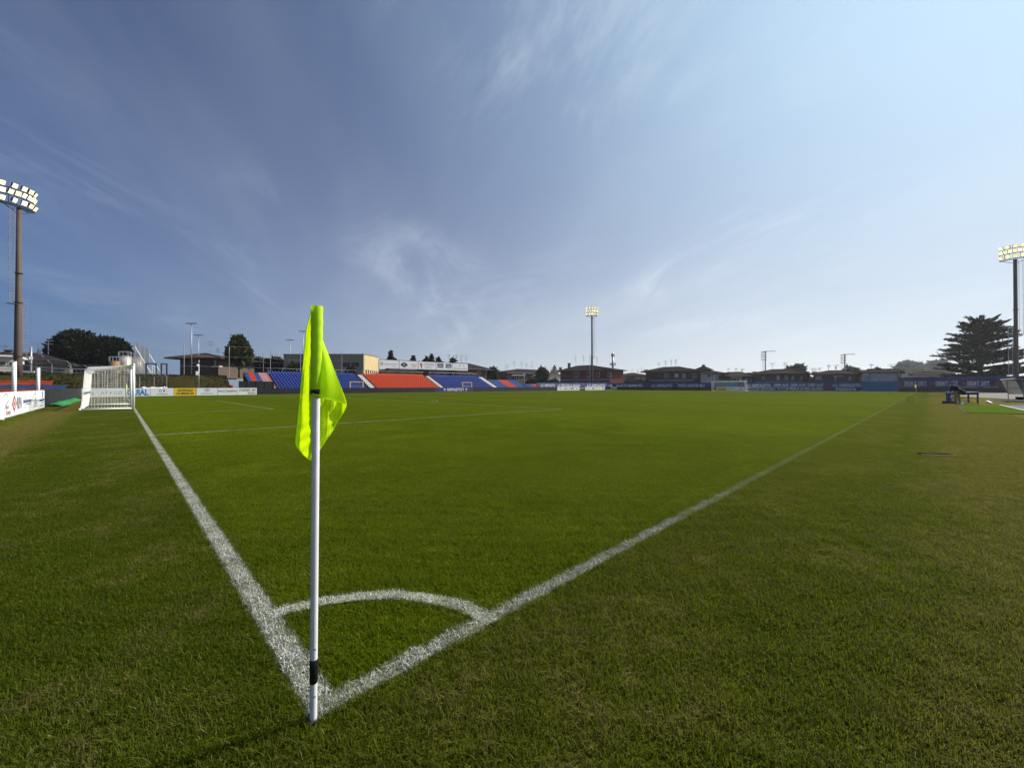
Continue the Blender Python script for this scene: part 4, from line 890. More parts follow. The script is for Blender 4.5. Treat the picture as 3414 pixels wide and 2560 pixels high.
for i in range(4):
    p = banner(ue[i], ue[i+1]-.2, 0, 0, 'violet banner with DREAM slogan, %s' % ['behind the far corner flag', 'behind the stooping man', 'behind the blue bench', 'beside the dugout roof'][i], m_violet, 'violet slogan banners', z0=.95, z1=2.95)
    btx(p, 'DREAM IT. LIVE IT.', du[i][0], 1279, 14 if i < 3 else 15, 76 if i < 3 else 160, bold=.02); crest(p, du[i][1], 1280, 6.5 if i < 3 else 9, ma=m_orangel)
    a, c = atX(ue[i], 1290, XF), atX(ue[i+1]-.2, 1290, XF); MB().box(XF-.05, XF, c[1]+.01, a[1]-.01, 0, .93).build('dark_base', m_black, p[0])
# banners along the far touchline end
def ybanner(u0, u1, lab, s, uc, w_, m_=None):
    Yb = 70.5; a, c = ypt(u0, Yb), ypt(u1, Yb); t = thing('banner', lab, 'banner', ((a[0]+c[0])/2, Yb, 0), 'banners near the far corner'); n = 8
    P = [[(a[0]+(c[0]-a[0])*i/n, Yb-.05+.03*math.sin(i*1.4+k), .3+1.85*k/4) for k in range(5)] for i in range(n+1)]
    MB().grid(P).build('cloth', m_ or m_blueb, t, True)
    for i in range(3): x = a[0]+(c[0]-a[0])*i/2; MB().tube([(x, Yb+.04, 0), (x, Yb+.04, 2.3)], .035, 6).build('post', m_dark, t)
    q = atY(uc, 1285, Yb-.1); D = (q-C0)@cF; x0, x1 = atY(uc-w_/2, 1285, Yb)[0], atY(uc+w_/2, 1285, Yb)[0]; put_text(t, s, (q[0], Yb-.11, q[2]), EX, 8*D/FPX, m_wtext, x1-x0, .025); return t
t = ybanner(1788, 1858, 'blue banner with red crest and club name next to the loudspeaker pole', 'A.C. OSPITALETTO', 1827, 48)
q = atY(1795, 1288, 70.38); D = (q-C0)@cF; disc(q, EX, 6*D/FPX, 3*D/FPX).build('crest_ring', m_red, t)
ybanner(1858.5, 1944, 'blue banner with slogan about faith under the brick house', 'LA FEDE NELLA MAGLIA', 1898, 74)
t = ybanner(1944.5, 2024, 'blue banner with club name under the floodlight mast', 'A.C. OSPITALETTO', 1988, 60); q = atY(1950, 1287, 70.38); D = (q-C0)@cF; disc(q, EX, 5*D/FPX, 2*D/FPX).build('crest_ring', m_red, t)
p = banner(2025, 2041.7, 0, 0, 'narrow blue banner in the far corner with the words UN GRIDO', m_blueb, z0=ZB1, z1=ZT1); btx(p, 'UN GRIDO', 2033, 1285, 8, 16)
# ------------------------------------------------------------------ houses
HR = np.array((_R[0], _R[1], 0.)); HF = np.array((cF[0], cF[1], 0.)); HF /= np.linalg.norm(HF)
def onp(face, u, v, pl): return atX(u, v, pl) if face == 'X' else (atY(u, v, pl) if face == 'Y' else atD(u, v, pl))
def frame_from(face, plane, u0, u1):
    """facade frame: origin bottom-left as seen, reading direction, inward direction, width"""
    if face == 'D':
        a, c = atD(u0, 1290, plane), atD(u1, 1290, plane); O = np.array((a[0], a[1], 0)); return O, HR, HF, float(np.linalg.norm(c-a))
    if face == 'X': a, c = atX(u0, 1290, plane), atX(u1, 1290, plane); return np.array((plane, a[1], 0)), RX, EX, abs(a[1]-c[1])
    a, c = atY(u0, 1290, plane), atY(u1, 1290, plane); return np.array((a[0], plane, 0)), EX, EY, abs(a[0]-c[0])
def zat(face, plane, u, v): return onp(face, u, v, plane)[2]
def sat(face, plane, O, ex, u): p_ = onp(face, u, 1290, plane); return float((p_-O)@ex)
def antenna(O, h, t, kind=0):
    b = MB(); b.tube([O, O+EZ*h], .045, 5); a = random.uniform(0, 3.14); d = np.array((math.cos(a), math.sin(a), 0)); e = np.array((-d[1], d[0], 0))
    for k, f_ in enumerate((1.0, .78, .55)[:2+kind % 2]):
        c = O+EZ*h*f_; b.tube([c-d*.7, c+d*.7], .03, 4)
        for j in range(5): q = c+d*(-.6+.3*j); b.tube([q-e*(.42-.05*j), q+e*(.42-.05*j)], .024, 4)
    if kind == 2: b.grid([[O+EZ*(h*.4+.3*math.sin(i/5*6.28)*r)+d*.3*math.cos(i/5*6.28)*r-e*.1*r for i in range(6)] for r in (0, .6, 1)])
    return b.build('aerial', m_steel, t)
def house(lab, face, plane, u0, u1, ve, vr, ur0, ur1, depth, wallm, roofm, wins=(), base=0, oh=.7, stripe=None, chim=(), aer=(), grp='houses around the ground', cat='house', winm=None, door=None, awn=None):
    O, ex, ey, W = frame_from(face, plane, u0, u1); O = O+EZ*base; uc = (u0+u1)/2; ze = zat(face, plane, uc, ve)-base
    rp = plane+depth/2
    zr = max(ze+.9, zat(face, rp, (ur0+ur1)/2, vr)-base)
    t = thing('house', lab, cat, O+ex*W/2, grp)
    def pt(s, d, z): return O+ex*s+ey*d+EZ*z
    b = MB(); b.obox(pt(W/2, depth/2, ze/2), ex*W/2, ey*depth/2, EZ*ze/2); b.build('wall', wallm, t)
    # hipped roof with overhang and a visible eave thickness
    pr_ = lambda u: float((onp(face, u, 1290, rp)-O)@ex)
    r0, r1 = pr_(ur0), pr_(ur1); r0, r1 = max(.3, min(r0, W-.3)), max(.4, min(r1, W-.2))
    e = [pt(-oh, -oh, ze+.03), pt(W+oh, -oh, ze+.03), pt(W+oh, depth+oh, ze+.03), pt(-oh, depth+oh, ze+.03)]; e2 = [q+EZ*.18 for q in e]
    A, B = pt(r0, depth/2, zr), pt(r1, depth/2, zr); b = MB(); k = 0; b.v = [tuple(q) for q in e+e2+[A, B]]
    b.f = [(3, 2, 1, 0), (0, 1, 5, 4), (1, 2, 6, 5), (2, 3, 7, 6), (3, 0, 4, 7), (4, 5, 9, 8), (5, 6, 9), (6, 7, 8, 9), (7, 4, 8)]
    roof = b.build('roof', roofm, t)
    b = MB()
    for q in ((A, B), (A, e2[0]), (B, e2[1])): b.tube([q[0]+EZ*.03, q[1]+EZ*.03], .12, 5)
    b.build('ridge_tiles', roofm, roof)
    MB().tube([pt(-oh, -oh-.08, ze+.1), pt(W+oh, -oh-.08, ze+.1)], .09, 6).build('gutter', m_dark, t); MB().tube([pt(W*.96, -.08, 0), pt(W*.96, -.08, ze)], .06, 6).build('downpipe', m_dark, t)
    for wv in wins:
        ua, ub, va, vb_ = wv[:4]; s0, s1 = sat(face, plane, O, ex, ua), sat(face, plane, O, ex, ub); z1, z0 = zat(face, plane, (ua+ub)/2, va)-base, zat(face, plane, (ua+ub)/2, vb_)-base
        z0 = max(.1, z0)
        if z1-z0 < .3: continue
        f_ = MB(); fw = .14
        for (a_, c_, d_, g_) in ((s0, s1, z1-fw, z1), (s0, s1, z0, z0+fw), (s0, s0+fw, z0+fw, z1-fw), (s1-fw, s1, z0+fw, z1-fw)): f_.obox(pt((a_+c_)/2, -.05, (d_+g_)/2), ex*(c_-a_)/2, ey*.06, EZ*(g_-d_)/2)
        f_.obox(pt((s0+s1)/2, -.1, z0-.06), ex*((s1-s0)/2+.12), ey*.14, EZ*.05)
        wo = f_.build('window', m_frame, t)
        pm_ = wv[4] if len(wv) > 4 else (winm or m_glass)
        MB().obox(pt((s0+s1)/2, -.012, (z0+z1)/2), ex*((s1-s0)/2-fw), ey*.01, EZ*((z1-z0)/2-fw)).build('pane', pm_, wo)
        MB().obox(pt((s0+s1)/2, -.035, (z0+z1)/2), ex*.04, ey*.012, EZ*((z1-z0)/2-fw)).build('mullion', m_frame, wo)
    if stripe: z_ = zat(face, plane, uc, stripe)-base; MB().obox(pt(W/2, -.03, z_), ex*W/2, ey*.03, EZ*.13).build('string_course', m_frame, t)
    if awn:
        for (ua, ub, va) in awn: s0, s1 = sat(face, plane, O, ex, ua), sat(face, plane, O, ex, ub); z1 = zat(face, plane, ua, va)-base; MB().obox(pt((s0+s1)/2, -.5, z1), ex*(s1-s0)/2, ey*.5, EZ*.14).build('balcony', m_frame, t)
    for (u, v) in chim:
        s = sat(face, rp, O, ex, u); zt = zat(face, rp, u, v)-base; zt = max(zt, ze+.8); MB().obox(pt(s, depth*.45, (zt+ze)/2), ex*.4, ey*.4, EZ*(zt-ze)/2).obox(pt(s, depth*.45, zt+.08), ex*.55, ey*.55, EZ*.08).build('chimney', m_plb, roof)
    for i, (u, v) in enumerate(aer):
        s = pr_(u); zt = zat(face, rp, u, v)-base; zb = ze+.2+(zr-ze)*max(0, min(1, s/max(.5, r0), (W-s)/max(.5, W-r1))); antenna(pt(s, depth/2, zb), max(1, zt-zb), t, i)
    return t
HX = 124.0
house('red brick two-storey house behind the middle floodlight mast', 'X', HX, 1868, 2034, 1237, 1219, 1925, 1975, 9, m_brick, m_roofd,
      [(1915, 1930, 1241.5, 1257), (1956.5, 1969, 1241.5, 1257), (1988, 2000, 1242, 1256, m_shut), (2026, 2039, 1242, 1256, m_shut), (1914, 1930, 1274.5, 1284), (1938, 1945, 1275, 1283), (1956.5, 1970, 1274.5, 1284), (1987, 2001, 1274, 1284), (2009, 2044, 1275, 1285)], stripe=1266, chim=[(1900, 1212), (1871, 1226)], aer=[(1919, 1188), (1946, 1186), (1990, 1191)], oh=1.2)
house('dark brown two-storey house with four pale-framed windows left of the far goal', 'X', HX, 2153, 2316, 1240, 1224, 2212, 2266, 9, m_brickd, m_roofd,
      [(2216, 2228.5, 1245, 1259), (2250, 2262, 1245, 1258, m_white), (2275, 2286, 1246, 1259, m_frame), (2310, 2322, 1246, 1259), (2234, 2243, 1275, 1283), (2252, 2262, 1275, 1283), (2275, 2287, 1275, 1283), (2298, 2306, 1276, 1283), (2311, 2323, 1276, 1283)], stripe=1268, chim=[(2156, 1234), (2296, 1229)], aer=[(2196, 1210), (2219, 1203), (2238, 1201), (2253, 1199)], oh=1.2)
house('white rendered house end with dark cupola roof beside the far goal', 'X', HX+1, 2336, 2377, 1246, 1234, 2348, 2366, 10, m_plw, m_roofd, [(2359, 2371, 1248, 1258, m_shut)], oh=1.6)
o_ = atX(2346, 1290, HX+5); zc = atX(2346, 1236, HX+5)[2]; t = thing('roof_turret', 'small square turret with tiled cap on the white rendered house', 'turret', (o_[0], o_[1], zc-1.2))
MB().box(o_[0]-.9, o_[0]+.9, o_[1]-.9, o_[1]+.9, zc-1.2, zc+.8).build('wall', m_plb, t); b = MB(); q = [(o_[0]+a_*2.4, o_[1]+c_*2.4, zc+.2) for a_, c_ in ((-1, -1), (1, -1), (1, 1), (-1, 1))]
for i in range(4): b.quad(q[i], q[(i+1) % 4], (o_[0], o_[1], zc+1.6))
b.quad(*q[::-1]); b.build('cap', m_roofd, t); MB().box(o_[0]-.35, o_[0]+.35, o_[1]-.35, o_[1]+.35, zc+1.0, zc+1.9).build('lantern', m_plb, t)
house('low grey house with wide pyramid roof behind the far goal', 'X', HX+6, 2385, 2512, 1257, 1241, 2427, 2470, 13, m_plast, m_roof, [(2465, 2472, 1260, 1272, m_white), (2485, 2492, 1261, 1273, m_white), (2500, 2506, 1261, 1272, m_white), (2440, 2458, 1259, 1272, m_shut)], aer=[(2428, 1230), (2454, 1231), (2475, 1231)], chim=[(2500, 1244)], awn=[(2440, 2475, 1258)])
house('grey-brown two-storey house behind the two-row slogan banner', 'X', HX, 2515, 2676, 1248, 1232, 2575, 2622, 9, m_plb, m_roof, [(2590, 2599, 1252, 1266, m_white), (2617, 2627, 1252, 1265), (2640, 2647, 1253, 1264), (2668, 2675, 1254, 1264), (2541, 2547, 1253, 1266)], stripe=1274, chim=[(2518, 1241)], aer=[(2575, 1211), (2617, 1208)], oh=1.1)
house('low wide house with shallow roof behind the crest banner', 'X', HX+2, 2712, 2862, 1249, 1236, 2762, 2815, 12, m_plb, m_roof, [(2719, 2739, 1254, 1264, m_frame), (2783, 2790, 1253, 1268, m_white), (2830, 2838, 1255, 1266)], aer=[(2708, 1227), (2763, 1217), (2788, 1217), (2717, 1229), (2733, 1227)], chim=[(2717, 1243)], awn=[(2780, 2812, 1254)])
house('pale building with flat-looking roof behind the plain blue panels', 'X', HX-4, 2875, 2998, 1243, 1238, 2900, 2975, 9, m_plw, m_roof, [(2930, 2935, 1265, 1272), (2950, 2955, 1265, 1272), (2885, 2900, 1252, 1262)], aer=[(2905, 1220), (2971, 1214)], chim=[(2903, 1232), (2935, 1236)], awn=[(2876, 2990, 1256)])
house('hazy pale house with tiled roof between far trees and cedar', 'X', 165, 3040, 3160, 1250, 1240, 3075, 3130, 12, m_plw, m_roof, [(3060, 3068, 1253, 1262), (3100, 3108, 1253, 1262)])
house('low house with tiled roof between the red brick and brown houses', 'X', HX+22, 2064, 2122, 1253, 1244, 2098, 2118, 12, m_plast, m_roof, [(2078, 2086, 1257, 1266)], aer=[(2083, 1234), (2107, 1231), (2127, 1233), (2140, 1225)])
house('small white gabled house left of the brown house', 'X', HX+10, 2118, 2153, 1257, 1249, 2134, 2136, 8, m_plw, m_roofd, [(2136, 2142, 1255, 1262, m_shut)])
house('low dark roofed shed below the white gable', 'X', HX-4, 2098, 2152, 1274, 1266, 2120, 2135, 6, m_plb, m_roofd)
# houses beyond the far touchline
house('brown-roofed house with white balconies behind the hedge', 'Y', 112, 1690, 1826, 1246, 1232, 1722, 1785, 14, m_plb, m_roofd, [(1702, 1716, 1252, 1268), (1722, 1733, 1250, 1268, m_shut), (1772, 1780, 1252, 1266, m_shut), (1800, 1815, 1252, 1266)], awn=[(1702, 1746, 1250.5), (1773, 1828, 1251)], aer=[(1714, 1206), (1738, 1207), (1774, 1206), (1755, 1212), (1818, 1218)])
house('small house with pale wall left of the brick house', 'Y', 130, 1822, 1868, 1252, 1241, 1835, 1852, 9, m_plw, m_roof, [(1847, 1854, 1257, 1270, m_shut)], aer=[(1838, 1226)])
house('small brown house at the end of the striped terrace', 'Y', 116, 1655, 1702, 1248, 1239, 1678, 1690, 10, m_plb, m_roof, aer=[(1660, 1221), (1686, 1218), (1693, 1216)])
house('dark-walled house whose roof slopes away past the white hoardings', 'Y', 97, 1432, 1622, 1231, 1211, 1500, 1562, 16, m_plb, m_roofd, [(1590, 1601, 1237, 1250, m_shut)], aer=[(1497, 1183), (1521, 1184), (1538, 1184), (1554, 1186)], oh=1.4)
house('low house with pale gable behind the hoardings and conifers', 'Y', 100, 1300, 1440, 1236, 1226, 1350, 1400, 10, m_plast, m_roof)
# plateau house
house('low brown house with wide hipped roof on the bank', 'D', 86, 600, 728, 1198, 1179, 672, 690, 12, m_plb, m_roof, [(715, 722, 1200, 1222, m_cream), (640, 655, 1197, 1210, m_shut)], base=3, oh=1.8, aer=[(703, 1140), (727, 1162)], awn=[(716, 742, 1222)])
house('cream house side with small windows behind the round-headed tree', 'D', 102, 744, 775, 1203, 1190, 750, 760, 9, m_cream, m_roof, [(747, 750, 1208, 1222, m_shut), (755, 758, 1208, 1222, m_shut)], base=3)
# hall, turned so that its long side looks at the corner and its end wall at the sun
DH = 100.; O, ex, ey, W = frame_from('D', DH, 945, 1212); t = thing('hall', 'flat-roofed hall with shade-toned grey front and lit cream end wall behind the flag', 'hall', O+ex*W/2); zt = zat('D', DH, 1080, 1181.5); dp = 11.
m_hall_shade = mat('hall_panels_shaded', (.30, .27, .21), .9, var=.08, scale=.3)  # greyer than the cream end wall: the front's shade put into the colour
n = 11
for i in range(n): MB().obox(O+ex*(W*(i+.5)/n)+ey*.15+EZ*zt/2, ex*(W/n/2-.012), ey*.15, EZ*zt/2).build('wall_panel', m_hall_shade, t)
MB().obox(O+ex*(W/2-.2)+ey*(dp/2+.3)+EZ*(zt/2-.1), ex*(W/2-.3), ey*(dp/2), EZ*(zt/2-.12)).build('core', m_hall_shade, t)
MB().obox(O+ex*(W-.12)+ey*(dp/2+.31)+EZ*(zt/2), ex*.17, ey*(dp/2), EZ*zt/2).build('end_wall', m_cream, t)
MB().obox(O+ex*W/2+ey*(dp/2+.3)+EZ*(zt+.06), ex*(W/2+.1), ey*(dp/2+.35), EZ*.055).build('roof_edge', m_dark, t)
for (ua, ub) in ((968, 985), (992, 1010), (1143, 1167), (1172, 1197)):
    s0, s1 = sat('D', DH, O, ex, ua), sat('D', DH, O, ex, ub); z1, z0 = zat('D', DH, ua, 1209), zat('D', DH, ua, 1222); w_ = MB().obox(O+ex*(s0+s1)/2-ey*.03+EZ*(z0+z1)/2, ex*(s1-s0)/2, ey*.05, EZ*(z1-z0)/2).build('window', m_dark, t)
    MB().obox(O+ex*(s0+s1)/2-ey*.09+EZ*(z0+z1)/2, ex*((s1-s0)/2-.15), ey*.008, EZ*((z1-z0)/2-.15)).build('pane', m_glass, w_)
for k in range(6):
    c_ = O+ex*(W+.06)+ey*(1.6+k*1.6)+EZ*zt*.52; w_ = MB().obox(c_, ey*.5, ex*.03, EZ*.75).build('window', m_frame, t); MB().obox(c_+ex*.036, ey*.4, ex*.005, EZ*.65).build('pane', m_glass, w_)
# white clubhouse and grey building behind the left mast
O, ex, ey, W = frame_from('Y', 86, -80, 48); t = thing('clubhouse', 'white flat clubhouse with dark window band behind the floodlight mast', 'building', O+ex*W/2); z1, z0 = zat('Y', 86, 20, 1190), zat('Y', 86, 20, 1262)
MB().obox(O+ex*W/2+ey*4+EZ*z1/2, ex*W/2, ey*4, EZ*z1/2).build('wall', m_plw, t); MB().obox(O+ex*W/2+ey*3.8+EZ*(z1+.12), ex*(W/2+.3), ey*4.4, EZ*.115).build('roof', m_white, t)
for (ua, ub) in ((-70, -45), (-38, -12), (-5, 22), (28, 44)):
    s0, s1 = sat('Y', 86, O, ex, ua), sat('Y', 86, O, ex, ub); za, zb = zat('Y', 86, 10, 1204), zat('Y', 86, 10, 1219); w_ = MB().obox(O+ex*(s0+s1)/2-ey*.02+EZ*(za+zb)/2, ex*(s1-s0)/2, ey*.05, EZ*(za-zb)/2).build('window', m_frame, t); MB().obox(O+ex*(s0+s1)/2-ey*.075+EZ*(za+zb)/2, ex*((s1-s0)/2-.1), ey*.01, EZ*((za-zb)/2-.1)).build('pane', m_glass, w_)
for k in range(5): MB().obox(O+ex*W/2-ey*.03+EZ*(z1*.70-.33*k), ex*W/2, ey*.012, EZ*.012).build('cladding_joint', m_frame, t)
house('dark-roofed house with satellite dish left of the dark round tree', 'Y', 104, -90, 170, 1200, 1178, 20, 150, 16, m_plast, m_roofd, [(130, 143, 1215, 1228, m_shut), (150, 158, 1236, 1258, m_shut), (195, 203, 1236, 1258, m_shut)], base=2, aer=[(22, 1154), (128, 1140), (160, 1137)], chim=[(31, 1170)], oh=1.6)
O, ex, ey, W = frame_from('Y', 93, 112, 232); t = thing('annex', 'low grey annex with dark doorways below the dark round tree', 'building', O+ex*W/2); z1 = zat('Y', 93, 170, 1216)
MB().obox(O+ex*W/2+ey*3+EZ*z1/2, ex*W/2, ey*3, EZ*z1/2).build('wall', m_plast, t); MB().obox(O+ex*W/2+ey*2.6+EZ*(z1+.2), ex*(W/2+.5), ey*4, EZ*.19).build('roof', m_roofd, t)
for ua in (154, 197): s0 = sat('Y', 93, O, ex, ua); MB().obox(O+ex*s0-ey*.03+EZ*(2+1.15), ex*.45, ey*.03, EZ*1.15).build('door', m_dark, t)
q = atY(130, 1171, 103); t = thing('satellite_dish', 'white satellite dish on the dark roof beside the mast', 'satellite dish', q); b = MB(); b.grid([[q+cR*r*.45*math.cos(a_)+EZ*r*.55*math.sin(a_)+cF*(.12*r*r-.1) for a_ in np.linspace(0, 6.283, 13)] for r in (0.02, .35, .7, 1)]); b.build('dish', m_whitegl, t, True); MB().tube([q+cF*.1, q+cF*.6-EZ*1.0], .05, 6).build('arm', m_steel, t)
# air-conditioner crate
a, c = ypt(71, 79), ypt(114, 79); t = thing('equipment_cabinet', 'white louvred cabinet next to the floodlight mast base', 'cabinet', ((a[0]+c[0])/2, 79, 2.0)); z0, z1 = 2.0, atY(90, 1237, 79)[2]; MB().box(a[0], c[0], 79, 79.8, z0, z1).build('body', m_white, t)
for k in range(4): MB().box(a[0]+.5+.32*(k % 2), a[0]+.72+.32*(k % 2), 78.97, 78.99, z0+.5+.25*(k//2), z0+.58+.25*(k//2)).build('vent', m_dark, t)
# plateau under mast
struct(MB().box(-60, atY(243, 1290, 77)[0]-2, 76.4, 79.2, 0, 1.99).build('platform_bank', m_conc))
# tanks
def tank(u0, u1, vt, lab, m_, D, dome=True):
    a, c = atD(u0, 1225, D), atD(u1, 1225, D); o_ = (a+c)/2; o_[2] = 3.0; r = np.linalg.norm(c-a)/2; zt = atD(u0, vt, D)[2]; t = thing('storage_tank', lab, 'tank', o_, 'tanks behind the goal'); ob = lambda z: np.array((o_[0], o_[1], z))
    MB().tube([ob(3), ob(zt-.25*r)], r, 20).build('shell', m_, t, True); MB().tube([ob(zt-.25*r), ob(zt-.12*r), ob(zt)], [r, r*.85, r*.25], 20).build('roof', m_, t, True)
    for f_ in (.3, .65, .95): MB().tube([ob(3+(zt-3)*f_-.04), ob(3+(zt-3)*f_)], r*1.015, 20).build('hoop', m_steel, t, True)
    b = MB()
    for k in range(10): a_ = k*.628; b.tube([ob(zt-.2*r)+np.array((math.cos(a_), math.sin(a_), 0))*r*.95, ob(zt+.8)+np.array((math.cos(a_), math.sin(a_), 0))*r*.95], .04, 4)
    b.tube([ob(zt+.8)+np.array((math.cos(k*.314), math.sin(k*.314), 0))*r*.95 for k in range(21)], .04, 4); b.build('handrail', m_steel, t)
m_tank = mat('tank_metal', (.50, .46, .40), .45, .3, var=.15, scale=.7); m_tankb = mat('tank_rust', (.30, .17, .08), .7, var=.25, scale=.7)
tank(400, 433, 1186, 'tall pale metal tank behind the goal post', m_tank, 82); tank(434, 472, 1190, 'pale metal tank just right of the tall one, behind the stop net', m_tank, 90); tank(368, 396, 1203, 'brown rusty tank left of the pale metal tanks', m_tankb, 80)
# ------------------------------------------------------------------ tall stop nets and fences
def net_fence(lab, pts, tops, zb, grp, name='ball_stop_fence', mesh=True, braces=()):
    t = thing(name, lab, 'fence', (*pts[0][:2], zb), grp)
    for p_, zt in zip(pts, tops): MB().tube([(p_[0], p_[1], zb), (p_[0], p_[1], zt)], .06, 6).build('post', m_steel, t)
    b = MB()
    for (p_, z1), (q_, z2) in zip(zip(pts, tops), zip(pts[1:], tops[1:])):
        for f_ in ((1, .66, .33) if not mesh else (1, .5)): b.tube([(p_[0], p_[1], zb+(z1-zb)*f_), (q_[0], q_[1], zb+(z2-zb)*f_)], .014, 4)
    b.build('cable', m_steel, t)
    if mesh:
        b = MB()
        for (p_, z1), (q_, z2) in zip(zip(pts, tops), zip(pts[1:], tops[1:])):
            ln = math.hypot(q_[0]-p_[0], q_[1]-p_[1]); n = int(ln/.30)
            for i in range(n): f_ = i/n; x, y = p_[0]+(q_[0]-p_[0])*f_, p_[1]+(q_[1]-p_[1])*f_; b.tube([(x, y, zb), (x, y, z1+(z2-z1)*f_)], .009, 3, False)
            nz = int((z1-zb)/.30)
            for i in range(nz): f_ = i/nz; b.tube([(p_[0], p_[1], zb+(z1-zb)*f_), (q_[0], q_[1], zb+(z2-zb)*f_)], .009, 3, False)
        b.build('netting', m_steel, t)
    for (i, dx, dy) in braces: p_ = pts[i]; MB().tube([(p_[0], p_[1], zb+(tops[i]-zb)*.85), (p_[0]+dx, p_[1]+dy, zb)], .05, 5).build('brace', m_steel, t)
    return t
def onP(u, vt, D): q = atD(u, vt, D); return (q[0], q[1]), q[2]
L1 = [onP(449.5, 1138, 66), onP(466, 1148, 72), onP(482, 1157, 79), onP(497, 1165, 87)]
net_fence('tall stop net with dense mesh above the bank behind the goal', [q[0] for q in L1], [q[1] for q in L1], 3.0, 'stop nets', braces=((0, 2.2, 0), (3, 2.5, 0)))
L2 = [onP(449.5, 1138, 66), onP(614.5, 1146, 72), onP(765, 1155, 78), onP(903, 1160, 84), onP(1003, 1172, 90), onP(1141, 1170, 96)]
net_fence('long row of tall net posts with thin cables along the bank', [(q[0][0], q[0][1]+.3) for q in L2], [q[1] for q in L2], 3.0, 'stop nets', mesh=False)
L3 = [onP(497, 1165, 87), onP(700, 1175, 96), onP(879, 1180, 100), onP(985, 1184, 104), onP(1120, 1177, 110)]
net_fence('second, lower row of net posts with thin cables behind the long row', [(q[0][0], q[0][1]+.3) for q in L3], [q[1] for q in L3], 3.0, 'stop nets', mesh=False)
# perimeter fence with bent tops
def bent_fence(lab, us, vt, vb, Y, zb, dirn=(1, 0)):
    A = [atY(u, vt, Y) for u in us]; t = thing('perimeter_fence', lab, 'fence', (A[0][0], Y, zb), 'fences with bent tops'); zt = float(np.mean([a_[2] for a_ in A]))
    for a_ in A: MB().tube([(a_[0], Y, zb), (a_[0], Y, zt-.5), (a_[0]-.35, Y-.25, zt)], .04, 6).build('post', m_steel, t)
    b = MB()
    for z_ in np.arange(zb+.15, zt-.4, .28): b.tube([(A[0][0], Y, z_), (A[-1][0], Y, z_)], .010, 3, False)
    for k in range(4): f_ = k/3; b.tube([(A[0][0]-.35*f_, Y-.25*f_, zt-.5+.5*f_), (A[-1][0]-.35*f_, Y-.25*f_, zt-.5+.5*f_)], .014, 4)
    nx = int(abs(A[-1][0]-A[0][0])/.4)
    for i in range(nx): x = A[0][0]+(A[-1][0]-A[0][0])*i/nx; b.tube([(x, Y, zb), (x, Y, zt-.5)], .008, 3, False)
    b.build('wire', m_steel, t)
bent_fence('wire fence with bent top on the terrace platform by the grey annex', (104, 173, 236), 1202, 1262, 78.6, 2.0); bent_fence('wire fence with bent top left of the goal net end', (240, 294, 352), 1218, 1262, 80, 3.0); bent_fence('wire fence with bent top at the foot of the bank right of the goal post', (452, 465, 514, 556), 1243, 1290, 71.2, 0)
# dark frames on the bank (two bare goal-like frames)
for (u0, u1, vt, lab) in ((487, 520, 1210, 'wider dark bare frame on the bank behind the stop net'), (538, 556, 1211, 'narrow dark bare frame on the bank right of the wider one')):
    a, c = atY(u0, vt, 84), atY(u1, vt, 84); t = thing('training_goal', lab, 'frame', ((a[0]+c[0])/2, 84, 3), 'dark frames on the bank')
    for q in (a, c): MB().box(q[0]-.1, q[0]+.1, 83.9, 84.1, 3, a[2]).build('post', m_dark, t)
    MB().box(a[0]+.1, c[0]-.1, 83.92, 84.08, a[2]-.18, a[2]).build('crossbar', m_dark, t)
a, c = atY(508, 1219, 82), atY(516, 1219, 82); t = thing('training_goal', 'narrow white bare frame standing before the wider dark frame', 'frame', ((a[0]+c[0])/2, 82, 3), 'dark frames on the bank')
for q in (a, c): MB().box(q[0]-.06, q[0]+.06, 81.95, 82.05, 3, a[2]).build('post', m_white, t)
MB().box(a[0]+.06, c[0]-.06, 81.96, 82.04, a[2]-.1, a[2]).build('crossbar', m_white, t)
# pole with box by the annex
p_ = atY(103, 1250, 80); t = thing('utility_pole', 'grey utility pole with white box beside the dark roof', 'pole', (p_[0], 80, 2)); zt = atY(103, 1157, 80)[2]; MB().tube([(p_[0], 80, 2), (p_[0], 80, zt)], .11, 8).build('post', m_steel, t, True); z_ = atY(103, 1194, 80)[2]; MB().box(p_[0]-.17, p_[0]+.17, 79.75, 79.93, z_-.2, z_+.2).build('box', m_white, t)
# telecom mast and church spire far away
p_ = atD(2043.5, 1290, 230); p_[2] = 0; zt = atD(2043, 1176, 230)[2]; t = thing('telecom_mast', 'grey telecom mast with antenna crown above the brick house roof', 'mast', p_); MB().tube([p_, p_+EZ*zt], [.9, .45], 10).build('shaft', m_steel, t, True)
for z_ in (zt-1.5, zt-6.5):
    for k in range(6): a_ = k*1.047; (lambda rr: MB().box(p_[0]+math.cos(a_)*rr-.15, p_[0]+math.cos(a_)*rr+.15, p_[1]+math.sin(a_)*rr-.12, p_[1]+math.sin(a_)*rr+.12, z_-.9, z_+.9))(.8 if z_ > zt-2 else 1.5).build('antenna_panel', m_steel, t)
MB().tube([p_+EZ*(zt-6.6), p_+EZ*(zt-6.4)], 1.6, 12).build('platform', m_dark, t); MB().tube([p_+EZ*(zt-1.6), p_+EZ*(zt-1.4)], .8, 12).build('platform', m_dark, t)
p_ = atD(1849, 1290, 420); p_[2] = 0; z_ = lambda v: atD(1849, v, 420)[2]; t = thing('church_tower', 'distant pale church tower with pointed spire left of the brick house', 'church tower', p_)
MB().box(p_[0]-3, p_[0]+3, p_[1]-3, p_[1]+3, 0, z_(1233)).build('tower', m_plast, t); MB().tube([p_+EZ*z_(1233), p_+EZ*z_(1226)], [2.4, 2.2], 8).build('belfry', m_plast, t); MB().tube([p_+EZ*z_(1226), p_+EZ*z_(1216)], [2.0, .15], 8).build('spire', m_roofd, t)
